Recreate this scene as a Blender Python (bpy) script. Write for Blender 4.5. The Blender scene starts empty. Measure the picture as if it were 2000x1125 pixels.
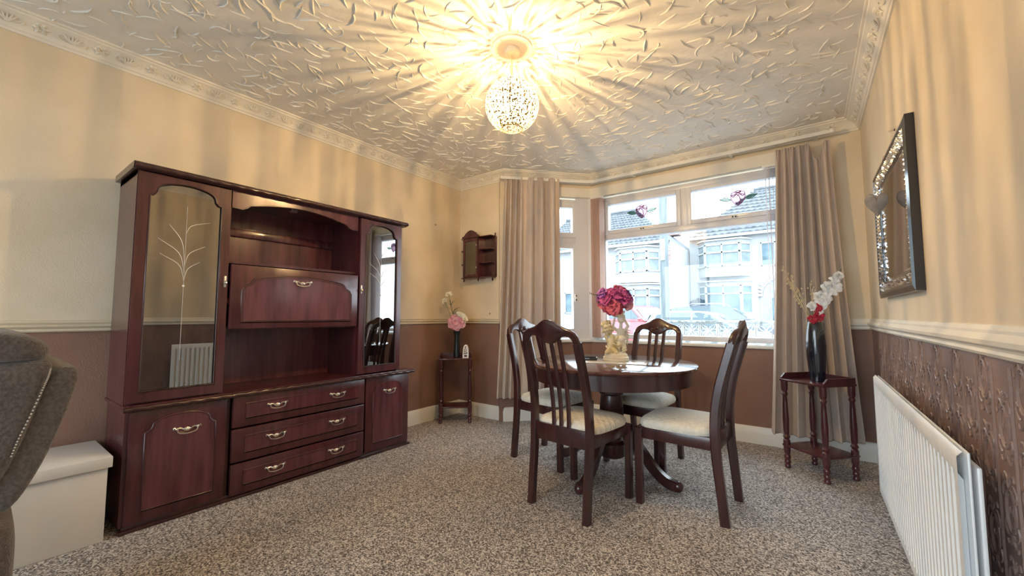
import bpy, bmesh, math, random
from mathutils import Vector, Matrix
PI = math.pi
scene = bpy.context.scene
COL = scene.collection
# ---------------------------------------------------------------- camera
cam_d = bpy.data.cameras.new('camera'); cam = bpy.data.objects.new('camera', cam_d); COL.objects.link(cam)
cam_d.sensor_width = 36.0; cam_d.lens = 790.0 / 2000.0 * 36.0; cam_d.clip_start = 0.05; cam_d.clip_end = 300
cam.location = (0, 0, 1.07)
cam.rotation_euler = (PI / 2 + math.radians(3.91), 0, math.radians(36.22))
scene.camera = cam
# ---------------------------------------------------------------- sky and exposure
SKY = 3.0
w = bpy.data.worlds.new('overcast_sky'); scene.world = w; w.use_nodes = True
bg = w.node_tree.nodes['Background']; bg.inputs[0].default_value = (0.80, 0.91, 1.0, 1); bg.inputs[1].default_value = SKY
vs = scene.view_settings
vs.view_transform = 'Standard'; vs.look = 'None'; vs.gamma = 1.0; vs.use_curve_mapping = False; vs.exposure = 1.38
LAMP_STRENGTH = 24000.0
LAMP_COLOR = (1.0, 0.67, 0.31, 1)
def portal(name, loc, rot, sx, sy):
    l = bpy.data.lights.new(name, 'AREA'); l.shape = 'RECTANGLE'; l.size = sx; l.size_y = sy; l.cycles.is_portal = True
    o = bpy.data.objects.new(name, l); COL.objects.link(o); o.location = loc; o.rotation_euler = rot
portal('window_portal', (-0.9, 4.30, 1.6), (-PI / 2, 0, 0), 1.9, 1.7)
portal('bay_portal', (-2.36, 3.84, 1.6), (-PI / 2, 0, math.radians(46)), 0.9, 1.7)
portal('rear_portal', (-1.4, -2.60, 1.22), (PI / 2, 0, 0), 3.3, 2.35)  # guides sky sampling through the added rear window
# ---------------------------------------------------------------- room measures (metres)
XL, XR, YR, YF, YB, ZC = -3.18, 0.375, 3.34, 4.02, -2.4, 2.59
XA, XB = -2.53, -1.88          # the bay's slanted side runs from (XA,YR) to (XB,YF)
CX, CY = -1.13, 2.71           # dining table
LX, LY, LZ = -1.30, 1.775, 2.25  # lamp globe
# ---------------------------------------------------------------- mesh helpers
class MB:
    def __init__(s): s.v = []; s.f = []; s.m = []
    def add(s, vs, fs, mi=0):
        b = len(s.v); s.v += [tuple(p) for p in vs]; s.f += [tuple(b + i for i in f) for f in fs]; s.m += [mi] * len(fs); return s
    def box(s, x0, x1, y0, y1, z0, z1, mi=0, bev=0.0):
        if x1 < x0: x0, x1 = x1, x0
        if y1 < y0: y0, y1 = y1, y0
        if z1 < z0: z0, z1 = z1, z0
        if bev <= 0:
            V = [(x0,y0,z0),(x1,y0,z0),(x1,y1,z0),(x0,y1,z0),(x0,y0,z1),(x1,y0,z1),(x1,y1,z1),(x0,y1,z1)]
            return s.add(V, [(0,3,2,1),(4,5,6,7),(0,1,5,4),(1,2,6,5),(2,3,7,6),(3,0,4,7)], mi)
        bm = bmesh.new(); bmesh.ops.create_cube(bm, size=1)
        for v in bm.verts: v.co = ((x0+x1)/2+v.co.x*(x1-x0), (y0+y1)/2+v.co.y*(y1-y0), (z0+z1)/2+v.co.z*(z1-z0))
        bmesh.ops.bevel(bm, geom=bm.edges[:], offset=min(bev, .45*min(x1-x0,y1-y0,z1-z0)), segments=2, affect='EDGES', profile=.5)
        return s.bm(bm, mi)
    def bm(s, bm, mi=0):
        bm.verts.index_update(); s.add([v.co[:] for v in bm.verts], [[v.index for v in f.verts] for f in bm.faces], mi); bm.free(); return s
    def obox(s, M, sx, sy, sz, mi=0, bev=0.0):   # box of a size, placed by a matrix
        t = MB().box(-sx/2, sx/2, -sy/2, sy/2, -sz/2, sz/2, 0, bev)
        return s.add([M @ Vector(v) for v in t.v], t.f, mi)
    def lathe(s, prof, n=24, c=(0,0,0), mi=0, cap=True, ax='z'):
        V = []; F = []
        for r, z in prof:
            for k in range(n):
                a = 2*PI*k/n; x, y = r*math.cos(a), r*math.sin(a)
                p = (x, y, z) if ax == 'z' else ((z, x, y) if ax == 'x' else (x, z, y))
                V.append((c[0]+p[0], c[1]+p[1], c[2]+p[2]))
        for i in range(len(prof)-1):
            for k in range(n): k2 = (k+1) % n; F.append((i*n+k, i*n+k2, (i+1)*n+k2, (i+1)*n+k))
        if cap: F.append(tuple(range(n-1,-1,-1))); F.append(tuple((len(prof)-1)*n+k for k in range(n)))
        return s.add(V, F, mi)
    def tube(s, pts, r, n=6, mi=0, cap=True, flat=1.0, up=None):
        pts = [Vector(p) for p in pts]; N = len(pts); V = []; F = []; pu = up
        rs = r if isinstance(r, (list, tuple)) else [r]*N
        for i, p in enumerate(pts):
            t = (pts[min(i+1,N-1)]-pts[max(i-1,0)]).normalized()
            if pu is None: pu = Vector((0,0,1)) if abs(t.z) < .9 else Vector((1,0,0))
            u = Vector(pu); a = t.cross(u)
            if a.length < 1e-6: a = t.orthogonal()
            a.normalize(); b = a.cross(t).normalized()
            if up is None: pu = b
            for k in range(n):
                g = 2*PI*(k+.5)/n; V.append(p + (a*math.cos(g) + b*math.sin(g)*flat)*rs[i])
        for i in range(N-1):
            for k in range(n): k2 = (k+1) % n; F.append((i*n+k, i*n+k2, (i+1)*n+k2, (i+1)*n+k))
        if cap: F.append(tuple(range(n-1,-1,-1))); F.append(tuple((N-1)*n+k for k in range(n)))
        return s.add(V, F, mi)
    def sweep(s, pts, prof, up=(0,0,1), mi=0):   # constant profile [(side,up)] closed, along points
        pts = [Vector(p) for p in pts]; N = len(pts); n = len(prof); V = []; F = []
        for i, p in enumerate(pts):
            t = (pts[min(i+1,N-1)]-pts[max(i-1,0)]).normalized(); a = t.cross(Vector(up)).normalized(); b = a.cross(t)
            for q in prof: V.append(p + a*q[0] + b*q[1])
        for i in range(N-1):
            for k in range(n): k2 = (k+1) % n; F.append((i*n+k, i*n+k2, (i+1)*n+k2, (i+1)*n+k))
        F.append(tuple(range(n-1,-1,-1))); F.append(tuple((N-1)*n+k for k in range(n)))
        return s.add(V, F, mi)
    def prism(s, poly, d, fn, mi=0):            # poly [(u,v)], thickness d, fn(u,v,w)->xyz
        n = len(poly); V = [fn(u, v, 0) for u, v in poly] + [fn(u, v, d) for u, v in poly]
        F = [tuple(range(n-1,-1,-1)), tuple(range(n, 2*n))] + [(k, (k+1) % n, n+(k+1) % n, n+k) for k in range(n)]
        return s.add(V, F, mi)
    def grid(s, nu, nv, fn, mi=0, closed=False):
        V = [fn(i/(nu-1) if not closed else i/nu, j/(nv-1)) for i in range(nu) for j in range(nv)]; F = []
        for i in range(nu if closed else nu-1):
            for j in range(nv-1): i2 = (i+1) % nu; F.append((i*nv+j, i2*nv+j, i2*nv+j+1, i*nv+j+1))
        return s.add(V, F, mi)
    def sphere(s, c, r, n=12, m=8, mi=0):
        rx, ry, rz = r if isinstance(r, (list, tuple)) else (r, r, r); V = [(c[0], c[1], c[2]-rz)]; F = []
        for j in range(1, m):
            a = -PI/2 + PI*j/m
            for k in range(n):
                g = 2*PI*k/n; V.append((c[0]+rx*math.cos(a)*math.cos(g), c[1]+ry*math.cos(a)*math.sin(g), c[2]+rz*math.sin(a)))
        V.append((c[0], c[1], c[2]+rz)); L = len(V)-1
        for k in range(n): k2 = (k+1) % n; F.append((0, 1+k2, 1+k)); F.append((L, L-n+k, L-n+k2))
        for j in range(m-2):
            for k in range(n): k2 = (k+1) % n; F.append((1+j*n+k, 1+j*n+k2, 1+(j+1)*n+k2, 1+(j+1)*n+k))
        return s.add(V, F, mi)
    def xf(s, M): s.v = [tuple(M @ Vector(p)) for p in s.v]; return s
    def mesh(s, name, mats, smooth=True, ang=35):
        me = bpy.data.meshes.new(name); me.from_pydata(s.v, [], s.f)
        for m in (mats if isinstance(mats, (list, tuple)) else [mats]): me.materials.append(m)
        me.polygons.foreach_set('material_index', s.m)
        bm = bmesh.new(); bm.from_mesh(me); bmesh.ops.recalc_face_normals(bm, faces=bm.faces); bm.to_mesh(me); bm.free()
        if smooth: me.shade_smooth(); me.set_sharp_from_angle(angle=math.radians(ang))
        me.update(); return me
    def build(s, name, mats, parent=None, smooth=True, ang=35, **kw):
        o = bpy.data.objects.new(name, s.mesh(name, mats, smooth, ang)); COL.objects.link(o); o.parent = parent
        return tag(o, **kw)
def tag(o, label=None, cat=None, group=None, kind=None):
    if label: o['label'] = label
    if cat: o['category'] = cat
    if group: o['group'] = group
    if kind: o['kind'] = kind
    return o
def thing(name, label, cat, loc=(0,0,0), rz=0.0, group=None, kind=None):
    o = bpy.data.objects.new(name, None); COL.objects.link(o); o.location = loc; o.rotation_euler = (0, 0, rz); o.empty_display_size = .05
    return tag(o, label, cat, group, kind)
def link(name, me, parent, loc=(0,0,0), rot=(0,0,0), sc=(1,1,1), **kw):
    o = bpy.data.objects.new(name, me); COL.objects.link(o); o.parent = parent; o.location = loc; o.rotation_euler = rot; o.scale = sc
    return tag(o, **kw)
def copy_tree(o, parent=None):
    c = o.copy(); COL.objects.link(c); c.parent = parent
    for ch in [x for x in bpy.data.objects if x.parent is o]: copy_tree(ch, c)
    return c
def T(x, y, z): return Matrix.Translation((x, y, z))
def RZ(a): return Matrix.Rotation(a, 4, 'Z')
def RX(a): return Matrix.Rotation(a, 4, 'X')
def RY(a): return Matrix.Rotation(a, 4, 'Y')
def lerp(a, b, t): return a + (b-a)*t
def bez(p, n=12):   # Catmull-Rom through points
    P = [Vector(q) for q in p]; P = [P[0]*2-P[1]] + P + [P[-1]*2-P[-2]]; out = []
    for i in range(1, len(P)-2):
        for k in range(n):
            t = k/n; a, b, c, d = P[i-1], P[i], P[i+1], P[i+2]
            out.append(.5*((2*b) + (c-a)*t + (2*a-5*b+4*c-d)*t*t + (3*b-a-3*c+d)*t**3))
    out.append(P[-2]); return out
# ---------------------------------------------------------------- materials
M = {}
def mat(name, c, rough=.6, metal=0., c2=None, scale=8., stretch=(1,1,1), detail=4., bump=0., bscale=None, coat=0., spec=.5, trans=0., lo=.35, hi=.65, emis=None, subs=0., sheen=0.):
    m = bpy.data.materials.new(name); m.use_nodes = True; nt = m.node_tree; b = nt.nodes['Principled BSDF']
    b.inputs['Base Color'].default_value = (*c, 1); b.inputs['Roughness'].default_value = rough; b.inputs['Metallic'].default_value = metal
    b.inputs['Coat Weight'].default_value = coat; b.inputs['Coat Roughness'].default_value = .12; b.inputs['Specular IOR Level'].default_value = spec
    b.inputs['Transmission Weight'].default_value = trans; b.inputs['Sheen Weight'].default_value = sheen
    if emis: b.inputs['Emission Color'].default_value = (*emis[0], 1); b.inputs['Emission Strength'].default_value = emis[1]
    if c2 or bump:
        tc = nt.nodes.new('ShaderNodeTexCoord'); mp = nt.nodes.new('ShaderNodeMapping'); mp.inputs['Scale'].default_value = stretch
        nt.links.new(tc.outputs['Object'], mp.inputs['Vector'])
        no = nt.nodes.new('ShaderNodeTexNoise'); no.inputs['Scale'].default_value = scale; no.inputs['Detail'].default_value = detail
        nt.links.new(mp.outputs[0], no.inputs['Vector'])
        if c2:
            r = nt.nodes.new('ShaderNodeValToRGB'); r.color_ramp.elements[0].position = lo; r.color_ramp.elements[1].position = hi
            r.color_ramp.elements[0].color = (*c, 1); r.color_ramp.elements[1].color = (*c2, 1)
            nt.links.new(no.outputs['Fac'], r.inputs[0]); nt.links.new(r.outputs[0], b.inputs['Base Color'])
        if bump:
            bn = no
            if bscale:
                bn = nt.nodes.new('ShaderNodeTexNoise'); bn.inputs['Scale'].default_value = bscale; bn.inputs['Detail'].default_value = 3
                nt.links.new(mp.outputs[0], bn.inputs['Vector'])
            bp = nt.nodes.new('ShaderNodeBump'); bp.inputs['Strength'].default_value = bump; bp.inputs['Distance'].default_value = .01
            nt.links.new(bn.outputs['Fac'], bp.inputs['Height']); nt.links.new(bp.outputs[0], b.inputs['Normal'])
    M[name] = m; return m
def glass(name, tint, refl, rough=0.0, f0=None):   # thin pane: clear sheet with a surface reflection
    m = bpy.data.materials.new(name); m.use_nodes = True; nt = m.node_tree; nt.nodes.remove(nt.nodes['Principled BSDF'])
    tr = nt.nodes.new('ShaderNodeBsdfTransparent'); tr.inputs[0].default_value = (*tint, 1)
    gl = nt.nodes.new('ShaderNodeBsdfGlossy'); gl.inputs['Roughness'].default_value = rough
    mx = nt.nodes.new('ShaderNodeMixShader'); lw = nt.nodes.new('ShaderNodeLayerWeight')   # Schlick reflectance, the same from both sides
    pw = nt.nodes.new('ShaderNodeMath'); pw.operation = 'POWER'; pw.inputs[1].default_value = 5.0; nt.links.new(lw.outputs['Facing'], pw.inputs[0])
    base = .04*refl if f0 is None else f0
    mu = nt.nodes.new('ShaderNodeMath'); mu.operation = 'MULTIPLY_ADD'; mu.inputs[1].default_value = (1-base)*min(1, refl); mu.inputs[2].default_value = base
    nt.links.new(pw.outputs[0], mu.inputs[0]); nt.links.new(mu.outputs[0], mx.inputs[0])
    nt.links.new(tr.outputs[0], mx.inputs[1]); nt.links.new(gl.outputs[0], mx.inputs[2]); nt.links.new(mx.outputs[0], nt.nodes['Material Output'].inputs[0])
    M[name] = m; return m
def cloth(name, c, c2, scale, trans_w, rough=.9):   # fabric that lets some light through
    m = mat(name, c, rough, c2=c2, scale=scale, bump=.15, bscale=400, sheen=.2); nt = m.node_tree; b = nt.nodes['Principled BSDF']
    t = nt.nodes.new('ShaderNodeBsdfTranslucent'); t.inputs[0].default_value = (*c, 1); mx = nt.nodes.new('ShaderNodeMixShader'); mx.inputs[0].default_value = trans_w
    nt.links.new(b.outputs[0], mx.inputs[1]); nt.links.new(t.outputs[0], mx.inputs[2]); nt.links.new(mx.outputs[0], nt.nodes['Material Output'].inputs[0]); return m
mat('cream_paper', (.72,.605,.435), .75, c2=(.78,.665,.495), scale=3.5, bump=.16, bscale=160)
mat('embossed_paper', (.25,.165,.14), .36, c2=(.29,.195,.165), scale=5, bump=.2, bscale=200)
mat('rail_cream', (.72,.62,.46), .5)
mat('brown_paper', (.235,.128,.088), .62, c2=(.28,.155,.11), scale=3, bump=.25, bscale=140)
mat('ceiling_white', (.80,.77,.70), .7, c2=(.85,.82,.76), scale=5, bump=.35, bscale=22)
mat('cornice_white', (.80,.75,.64), .6, c2=(.84,.79,.69), scale=9)
mat('gloss_white', (.82,.80,.74), .35)
mat('upvc', (.74,.74,.77), .3)
def carpet():
    m = mat('carpet', (.3,.27,.25), .95, sheen=.15); nt = m.node_tree; b = nt.nodes['Principled BSDF']; tc = nt.nodes.new('ShaderNodeTexCoord')
    vo = nt.nodes.new('ShaderNodeTexVoronoi'); vo.inputs['Scale'].default_value = 170; nt.links.new(tc.outputs['Object'], vo.inputs['Vector'])
    sp = nt.nodes.new('ShaderNodeSeparateColor'); nt.links.new(vo.outputs['Color'], sp.inputs[0]); r = nt.nodes.new('ShaderNodeValToRGB'); e = r.color_ramp.elements
    e[0].position = .12; e[0].color = (.080,.060,.050,1); e[1].position = .92; e[1].color = (.80,.745,.69,1); k = e.new(.5); k.color = (.35,.30,.265,1)
    nt.links.new(sp.outputs[0], r.inputs[0])
    no = nt.nodes.new('ShaderNodeTexNoise'); no.inputs['Scale'].default_value = 7; no.inputs['Detail'].default_value = 5; nt.links.new(tc.outputs['Object'], no.inputs['Vector'])
    mx = nt.nodes.new('ShaderNodeMix'); mx.data_type = 'RGBA'; mx.blend_type = 'MULTIPLY'; mx.inputs['Factor'].default_value = .35; nt.links.new(r.outputs[0], mx.inputs['A']); nt.links.new(no.outputs['Color'], mx.inputs['B'])
    mr_ = nt.nodes.new('ShaderNodeMapRange'); mr_.inputs['To Min'].default_value = .55; mr_.inputs['To Max'].default_value = 1.25; nt.links.new(no.outputs['Fac'], mr_.inputs['Value']); nt.links.new(mr_.outputs[0], mx.inputs['B'])
    nt.links.new(mx.outputs['Result'], b.inputs['Base Color'])
    bp = nt.nodes.new('ShaderNodeBump'); bp.inputs['Strength'].default_value = .7; bp.inputs['Distance'].default_value = .006; nt.links.new(sp.outputs[1], bp.inputs['Height']); nt.links.new(bp.outputs[0], b.inputs['Normal'])
carpet()
mat('mahogany', (.050,.0100,.0120), .28, c2=(.098,.024,.028), scale=9, stretch=(3,3,.35), detail=6, coat=.35)
mat('mahogany_panel', (.080,.017,.023), .26, c2=(.140,.040,.050), scale=9, stretch=(3,3,.35), detail=6, coat=.45)
mat('dark_mahogany', (.030,.008,.008), .28, c2=(.060,.016,.015), scale=8, stretch=(3,3,.4), detail=5, coat=.5)
mat('table_top', (.060,.014,.013), .10, c2=(.095,.026,.022), scale=6, stretch=(1,5,1), detail=6, coat=.9)
mat('black_gap', (.008,.005,.005), .8)
mat('nickel', (.80,.74,.64), .28, metal=1.)
mat('seat_cloth', (.74,.69,.58), .85, c2=(.80,.76,.66), scale=60, bump=.3, bscale=60, sheen=.3)
def quilt():   # stitched diamonds on the seat pads
    nt = M['seat_cloth'].node_tree; bp = [n for n in nt.nodes if n.type == 'BUMP'][0]; tc = [n for n in nt.nodes if n.type == 'TEX_COORD'][0]; hs = []
    for a in (PI/4, -PI/4):
        mp = nt.nodes.new('ShaderNodeMapping'); mp.inputs['Rotation'].default_value = (0, 0, a); wv = nt.nodes.new('ShaderNodeTexWave'); wv.inputs['Scale'].default_value = 9.0; wv.wave_profile = 'TRI'
        nt.links.new(tc.outputs['Object'], mp.inputs['Vector']); nt.links.new(mp.outputs[0], wv.inputs['Vector']); hs.append(wv)
    mn = nt.nodes.new('ShaderNodeMath'); mn.operation = 'MINIMUM'; nt.links.new(hs[0].outputs['Fac'], mn.inputs[0]); nt.links.new(hs[1].outputs['Fac'], mn.inputs[1])
    b2 = nt.nodes.new('ShaderNodeBump'); b2.inputs['Strength'].default_value = .6; b2.inputs['Distance'].default_value = .006; nt.links.new(mn.outputs[0], b2.inputs['Height']); nt.links.new(bp.outputs[0], b2.inputs['Normal']); nt.links.new(b2.outputs[0], nt.nodes['Principled BSDF'].inputs['Normal'])
quilt()
cloth('curtain_cloth', (.60,.50,.43), (.64,.54,.47), 12, .15)
cloth('blind_cloth', (.70,.52,.45), (.74,.57,.50), 20, .35)
cloth('blind_sheer', (.80,.74,.74), (.84,.79,.80), 20, .45)
mat('recliner_cloth', (.070,.056,.050), .95, c2=(.125,.104,.094), scale=120, bump=.5, bscale=180, sheen=.4)
mat('thread', (.55,.50,.44), .8)
mat('box_white', (.78,.76,.72), .5, c2=(.82,.80,.76), scale=4)
mat('radiator_white', (.85,.86,.86), .3)
mat('mirror', (.62,.58,.55), .06, metal=1.)
mat('black_gloss', (.010,.011,.016), .12, coat=.6)
mat('silver_bead', (.75,.77,.80), .18, metal=1.)
mat('felt_grey', (.20,.18,.17), .9, c2=(.27,.25,.24), scale=30)
mat('stone_cream', (.74,.66,.50), .7, c2=(.82,.76,.64), scale=12, bump=.3, bscale=60)
mat('stone_gold', (.70,.54,.28), .65, c2=(.80,.70,.48), scale=14, bump=.4, bscale=70)
mat('petal_magenta', (.20,.012,.10), .6, c2=(.62,.12,.38), scale=55)
mat('petal_red', (.26,.012,.05), .6, c2=(.66,.13,.18), scale=55)
mat('petal_violet', (.20,.03,.24), .6, c2=(.60,.24,.58), scale=55)
mat('petal_pink', (.62,.20,.28), .6, c2=(.86,.50,.54), scale=50)
mat('petal_cream', (.86,.82,.66), .6, c2=(.90,.87,.76), scale=18)
mat('petal_white', (.88,.88,.88), .55)
mat('petal_crimson', (.40,.012,.04), .6, c2=(.55,.03,.07), scale=18)
mat('leaf_green', (.05,.09,.03), .55, c2=(.09,.14,.06), scale=20)
mat('stem_green', (.10,.14,.06), .6)
mat('dry_straw', (.62,.52,.33), .8)
mat('vase_black', (.012,.014,.022), .10, coat=.8)
mat('vase_green_black', (.014,.020,.020), .18, coat=.5)
mat('ceramic_white', (.85,.84,.80), .25)
mat('hole_dark', (.10,.05,.05), .8)
mat('mat_cream', (.70,.66,.60), .12, c2=(.78,.75,.70), scale=30, coat=.4)
mat('lamp_metal', (.80,.68,.42), .3, metal=1.)
mat('lamp_plastic', (.85,.80,.70), .4)
mat('speck_brown', (.16,.10,.03), .5)
mat('etch', (.88,.88,.84), .25, spec=.8)
glass('decal_pink', (.50,.40,.46), .1); mat('decal_line', (.16,.02,.10), .5); glass('decal_green', (.44,.53,.48), .1); mat('decal_leafline', (.03,.16,.12), .5)
glass('pane_glass', (.97,.985,.985), 1.0)
glass('cabinet_glass', (.30,.28,.25), 1.0, .004, f0=.34)
glass('small_cab_glass', (.40,.40,.36), 1.0, .01, f0=.22)
def shade_mat():
    m = bpy.data.materials.new('lamp_glass'); m.use_nodes = True; nt = m.node_tree; nt.nodes.remove(nt.nodes['Principled BSDF'])
    tr = nt.nodes.new('ShaderNodeBsdfTransparent'); tl = nt.nodes.new('ShaderNodeBsdfTranslucent'); tl.inputs[0].default_value = (.95,.93,.88,1)
    mx = nt.nodes.new('ShaderNodeMixShader'); mx.inputs[0].default_value = .07
    nt.links.new(tr.outputs[0], mx.inputs[1]); nt.links.new(tl.outputs[0], mx.inputs[2]); nt.links.new(mx.outputs[0], nt.nodes['Material Output'].inputs[0]); M['lamp_glass'] = m
shade_mat()
def emit(name, c, s):
    m = bpy.data.materials.new(name); m.use_nodes = True; nt = m.node_tree; nt.nodes.remove(nt.nodes['Principled BSDF'])
    e = nt.nodes.new('ShaderNodeEmission'); e.inputs[0].default_value = c; e.inputs[1].default_value = s
    nt.links.new(e.outputs[0], nt.nodes['Material Output'].inputs[0]); M[name] = m
emit('filament', LAMP_COLOR, LAMP_STRENGTH)
glass('bulb_glass', (.98,.97,.95), 1.0)
# outdoor materials
mat('render_white', (.31,.325,.335), .9, c2=(.345,.36,.365), scale=2)
mat('roof_tile', (.085,.10,.115), .9, c2=(.14,.155,.17), scale=3)
mat('brick_red', (.30,.21,.20), .9, c2=(.38,.29,.27), scale=5)
mat('house_glass', (.03,.07,.10), .15, c2=(.12,.20,.25), scale=1.2)
mat('house_net', (.15,.195,.215), .6, c2=(.23,.275,.295), scale=3)
mat('house_trim', (.42,.44,.46), .6)
mat('stone_arch', (.40,.36,.36), .8)
mat('paving', (.27,.28,.29), .9, c2=(.33,.34,.34), scale=3)
mat('tarmac', (.15,.16,.17), .9, c2=(.20,.21,.22), scale=6)
mat('pole_wood', (.10,.125,.135), .8, c2=(.17,.20,.21), scale=6, stretch=(3,3,.3))
mat('block_white', (.38,.40,.40), .8)
mat('rubble', (.13,.14,.14), .9, c2=(.32,.33,.33), scale=14, lo=.42, hi=.58)
mat('car_red', (.45,.095,.115), .35, coat=.4); mat('car_silver', (.24,.265,.28), .35, coat=.4); mat('car_dark', (.04,.06,.09), .3, coat=.5)
mat('car_glass', (.07,.11,.13), .10); mat('tyre', (.03,.03,.03), .8); mat('car_lamp', (.80,.78,.75), .15)
# ================================================================ ROOM SHELL
DADO = 1.0
def struct(mb, name, mats, parent=None, **kw): return mb.build(name, mats, parent, kind='structure' if parent is None else None, **kw)
struct(MB().box(XL-.3, XR+.3, YB-.3, YF+.5, -.08, 0), 'floor', M['carpet'], label='speckled beige and grey fitted carpet', smooth=False)
ceil = struct(MB().box(XL-.3, XR+.3, YB-.3, YF+.5, ZC, ZC+.1), 'ceiling', M['ceiling_white'], label='white swirled plaster ceiling with raised trowel ridges', smooth=False)
WM = [M['cream_paper'], M['brown_paper'], M['gloss_white']]
def two_tone(mb, x0, x1, y0, y1, z0=0., z1=ZC):
    if z0 < DADO: mb.box(x0, x1, y0, y1, z0, min(DADO, z1), 1)
    if z1 > DADO: mb.box(x0, x1, y0, y1, max(DADO, z0), z1, 0)
    return mb
struct(two_tone(MB(), XL-.15, XL, YB, YR+.15), 'wall_left', WM, smooth=False, label='cream papered wall with brown paper below the rail')
struct(two_tone(MB(), XL, XA, YR, YR+.15), 'wall_return', WM, smooth=False, label='short cream and brown papered wall in the corner')
wall_right = struct(two_tone(MB(), XR, XR+.15, YB, YF+.15), 'wall_right', [M['cream_paper'], M['embossed_paper']], smooth=False, label='beige papered wall with embossed brown paper below the rail')
SILL, WTOP = .81, 2.36
mb = MB(); two_tone(mb, XB, -.03, YF, YF+.12, 0, SILL); two_tone(mb, XB-.08, -.03, YF, YF+.12, WTOP, ZC); two_tone(mb, -.03, XR, YF, YF+.12)
struct(mb, 'wall_front', WM, smooth=False, label='brown papered wall under the wide window')
# slanted bay side, built along its own axis
BA = math.atan2(YF-YR, XB-XA); BL = math.hypot(XB-XA, YF-YR); BM = T(XA, YR, 0) @ RZ(BA)
mb = MB(); two_tone(mb, -.06, BL, 0, .12, 0, SILL); two_tone(mb, -.06, BL+.03, 0, .12, WTOP, ZC); two_tone(mb, -.06, .10, 0, .12, SILL, WTOP)
struct(mb.xf(BM), 'wall_bay', WM, smooth=False, label='slanted side wall of the bay')
mb = MB(); two_tone(mb, XL, -3.0, YB-.15, YB); two_tone(mb, .2, XR, YB-.15, YB); two_tone(mb, -3.0, .2, YB-.15, YB, 2.38, ZC); two_tone(mb, -3.0, .2, YB-.15, YB, 0, .06)
struct(mb, 'wall_rear', WM, smooth=False, label='papered wall behind the camera with a wide opening for the added fill window')
# ---- mouldings that run along the walls
PATH = [(XL,YB),(XL,YR),(XA,YR),(XB,YF),(XR,YF),(XR,YB)]
def off(d):   # the wall line moved d into the room
    P = [Vector(p) for p in PATH]; out = []
    for i, p in enumerate(P):
        ns = []
        for a, b in ((i-1, i), (i, i+1)):
            if a >= 0 and b < len(P): t = (P[b]-P[a]).normalized(); ns.append(Vector((t.y, -t.x)))
        if len(ns) == 1: out.append(p + ns[0]*d)
        else: m = (ns[0]+ns[1]).normalized(); out.append(p + m*(d/m.dot(ns[0])))
    return out
def moulding(prof, i, name, m, cut0=None, cut1=None, label=None):
    V = []; n = len(prof)
    for e in (0, 1):
        for d, z in prof:
            o = off(d)[i+e]; V.append(Vector((o.x, o.y, z)))
    if cut0 is not None or cut1 is not None:
        for k in range(n):
            a, b = V[k].copy(), V[n+k].copy(); L = (b-a).length; t = (b-a)/L
            if cut0 is not None: V[k] = a + t*cut0
            if cut1 is not None: V[n+k] = b - t*cut1
    F = [(k, (k+1) % n, n+(k+1) % n, n+k) for k in range(n)] + [tuple(range(n)), tuple(range(2*n-1, n-1, -1))]
    return struct(MB().add(V, F), name, m, ang=25, label=label)
CORN = [(0,ZC-.095),(.010,ZC-.095),(.012,ZC-.082),(.020,ZC-.078),(.032,ZC-.055),(.058,ZC-.030),(.080,ZC-.020),(.083,ZC-.012),(.094,ZC-.010),(.096,ZC),(0,ZC)]
cornices = []
for i, nm in enumerate(('left','return','bay side','front','right')):
    cornices.append(moulding(CORN, i, 'trim_%d' % (i+1), M['cornice_white'], label='cream plaster cornice with floral motifs, %s run' % nm))
BASE = [(0,0),(.016,0),(.018,.085),(.014,.118),(.008,.135),(0,.14)]
for i, nm in enumerate(('left','return','bay','front','right')):
    moulding(BASE, i, 'baseboard_'+nm, M['gloss_white'], label='cream gloss skirting board')
RAIL = [(0,.984),(.008,.984),(.016,.988),(.019,.994),(.016,1.000),(.006,1.003),(.006,1.006),(.018,1.009),(.024,1.015),(.018,1.021),(.006,1.024),(.006,1.027),(.013,1.030),(.016,1.036),(.012,1.042),(0,1.046)]
RAILR = [(0,.965),(.010,.967),(.016,.976),(.012,.984),(.014,.990),(.026,.998),(.028,1.010),(.018,1.020),(.014,1.026),(.014,1.034),(.006,1.046),(0,1.048)]
moulding(RAIL, 0, 'trim_6', M['rail_cream'], label='cream triple bead dado rail on the left wall')
moulding(RAIL, 1, 'trim_7', M['rail_cream'], label='cream dado rail on the short corner wall')
moulding(RAILR, 3, 'trim_8', M['cornice_white'], cut0=1.88, label='cream dado rail beside the window')
moulding(RAILR, 4, 'trim_9', M['cornice_white'], label='cream dado rail on the right wall')
# ---- floral motifs pressed in the cornice: rosettes and leaf sprays in turn
def petalring(mb, n, r0, r1, w, h, ph=0):
    for k in range(n):
        a = 2*PI*k/n + ph; ca, sa = math.cos(a), math.sin(a)
        def P(u, v, z): return (ca*u - sa*v, sa*u + ca*v, z)
        mb.add([P(r0,0,.001), P((r0+r1)/2, w, .001), P(r1,0,.001), P((r0+r1)/2, -w, .001), P((r0+r1)/2, 0, h)], [(0,1,4),(1,2,4),(2,3,4),(3,0,4)])
    return mb
ros = petalring(petalring(MB(), 6, .003, .024, .0075, .007), 6, .003, .013, .004, .009, .5).mesh('rosette', M['cornice_white'], False)
spray = MB()
for k in range(5):
    a = -.9 + .45*k
    spray.tube(bez([(0,-.018,.001), (.014*math.sin(a), -.002, .004), (.030*math.sin(a), .014*math.cos(a)+.004, .001)], 3), [.0015,.003,.0035,.004,.0035,.002,.001], 4)
for s in (-1, 1): spray.tube(bez([(s*.01,-.016,.001),(s*.028,-.012,.004),(s*.036,.0,.001),(s*.028,.006,.002)], 3), .0025, 4)
spray = spray.mesh('leaf_spray', M['cornice_white'], True)
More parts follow.
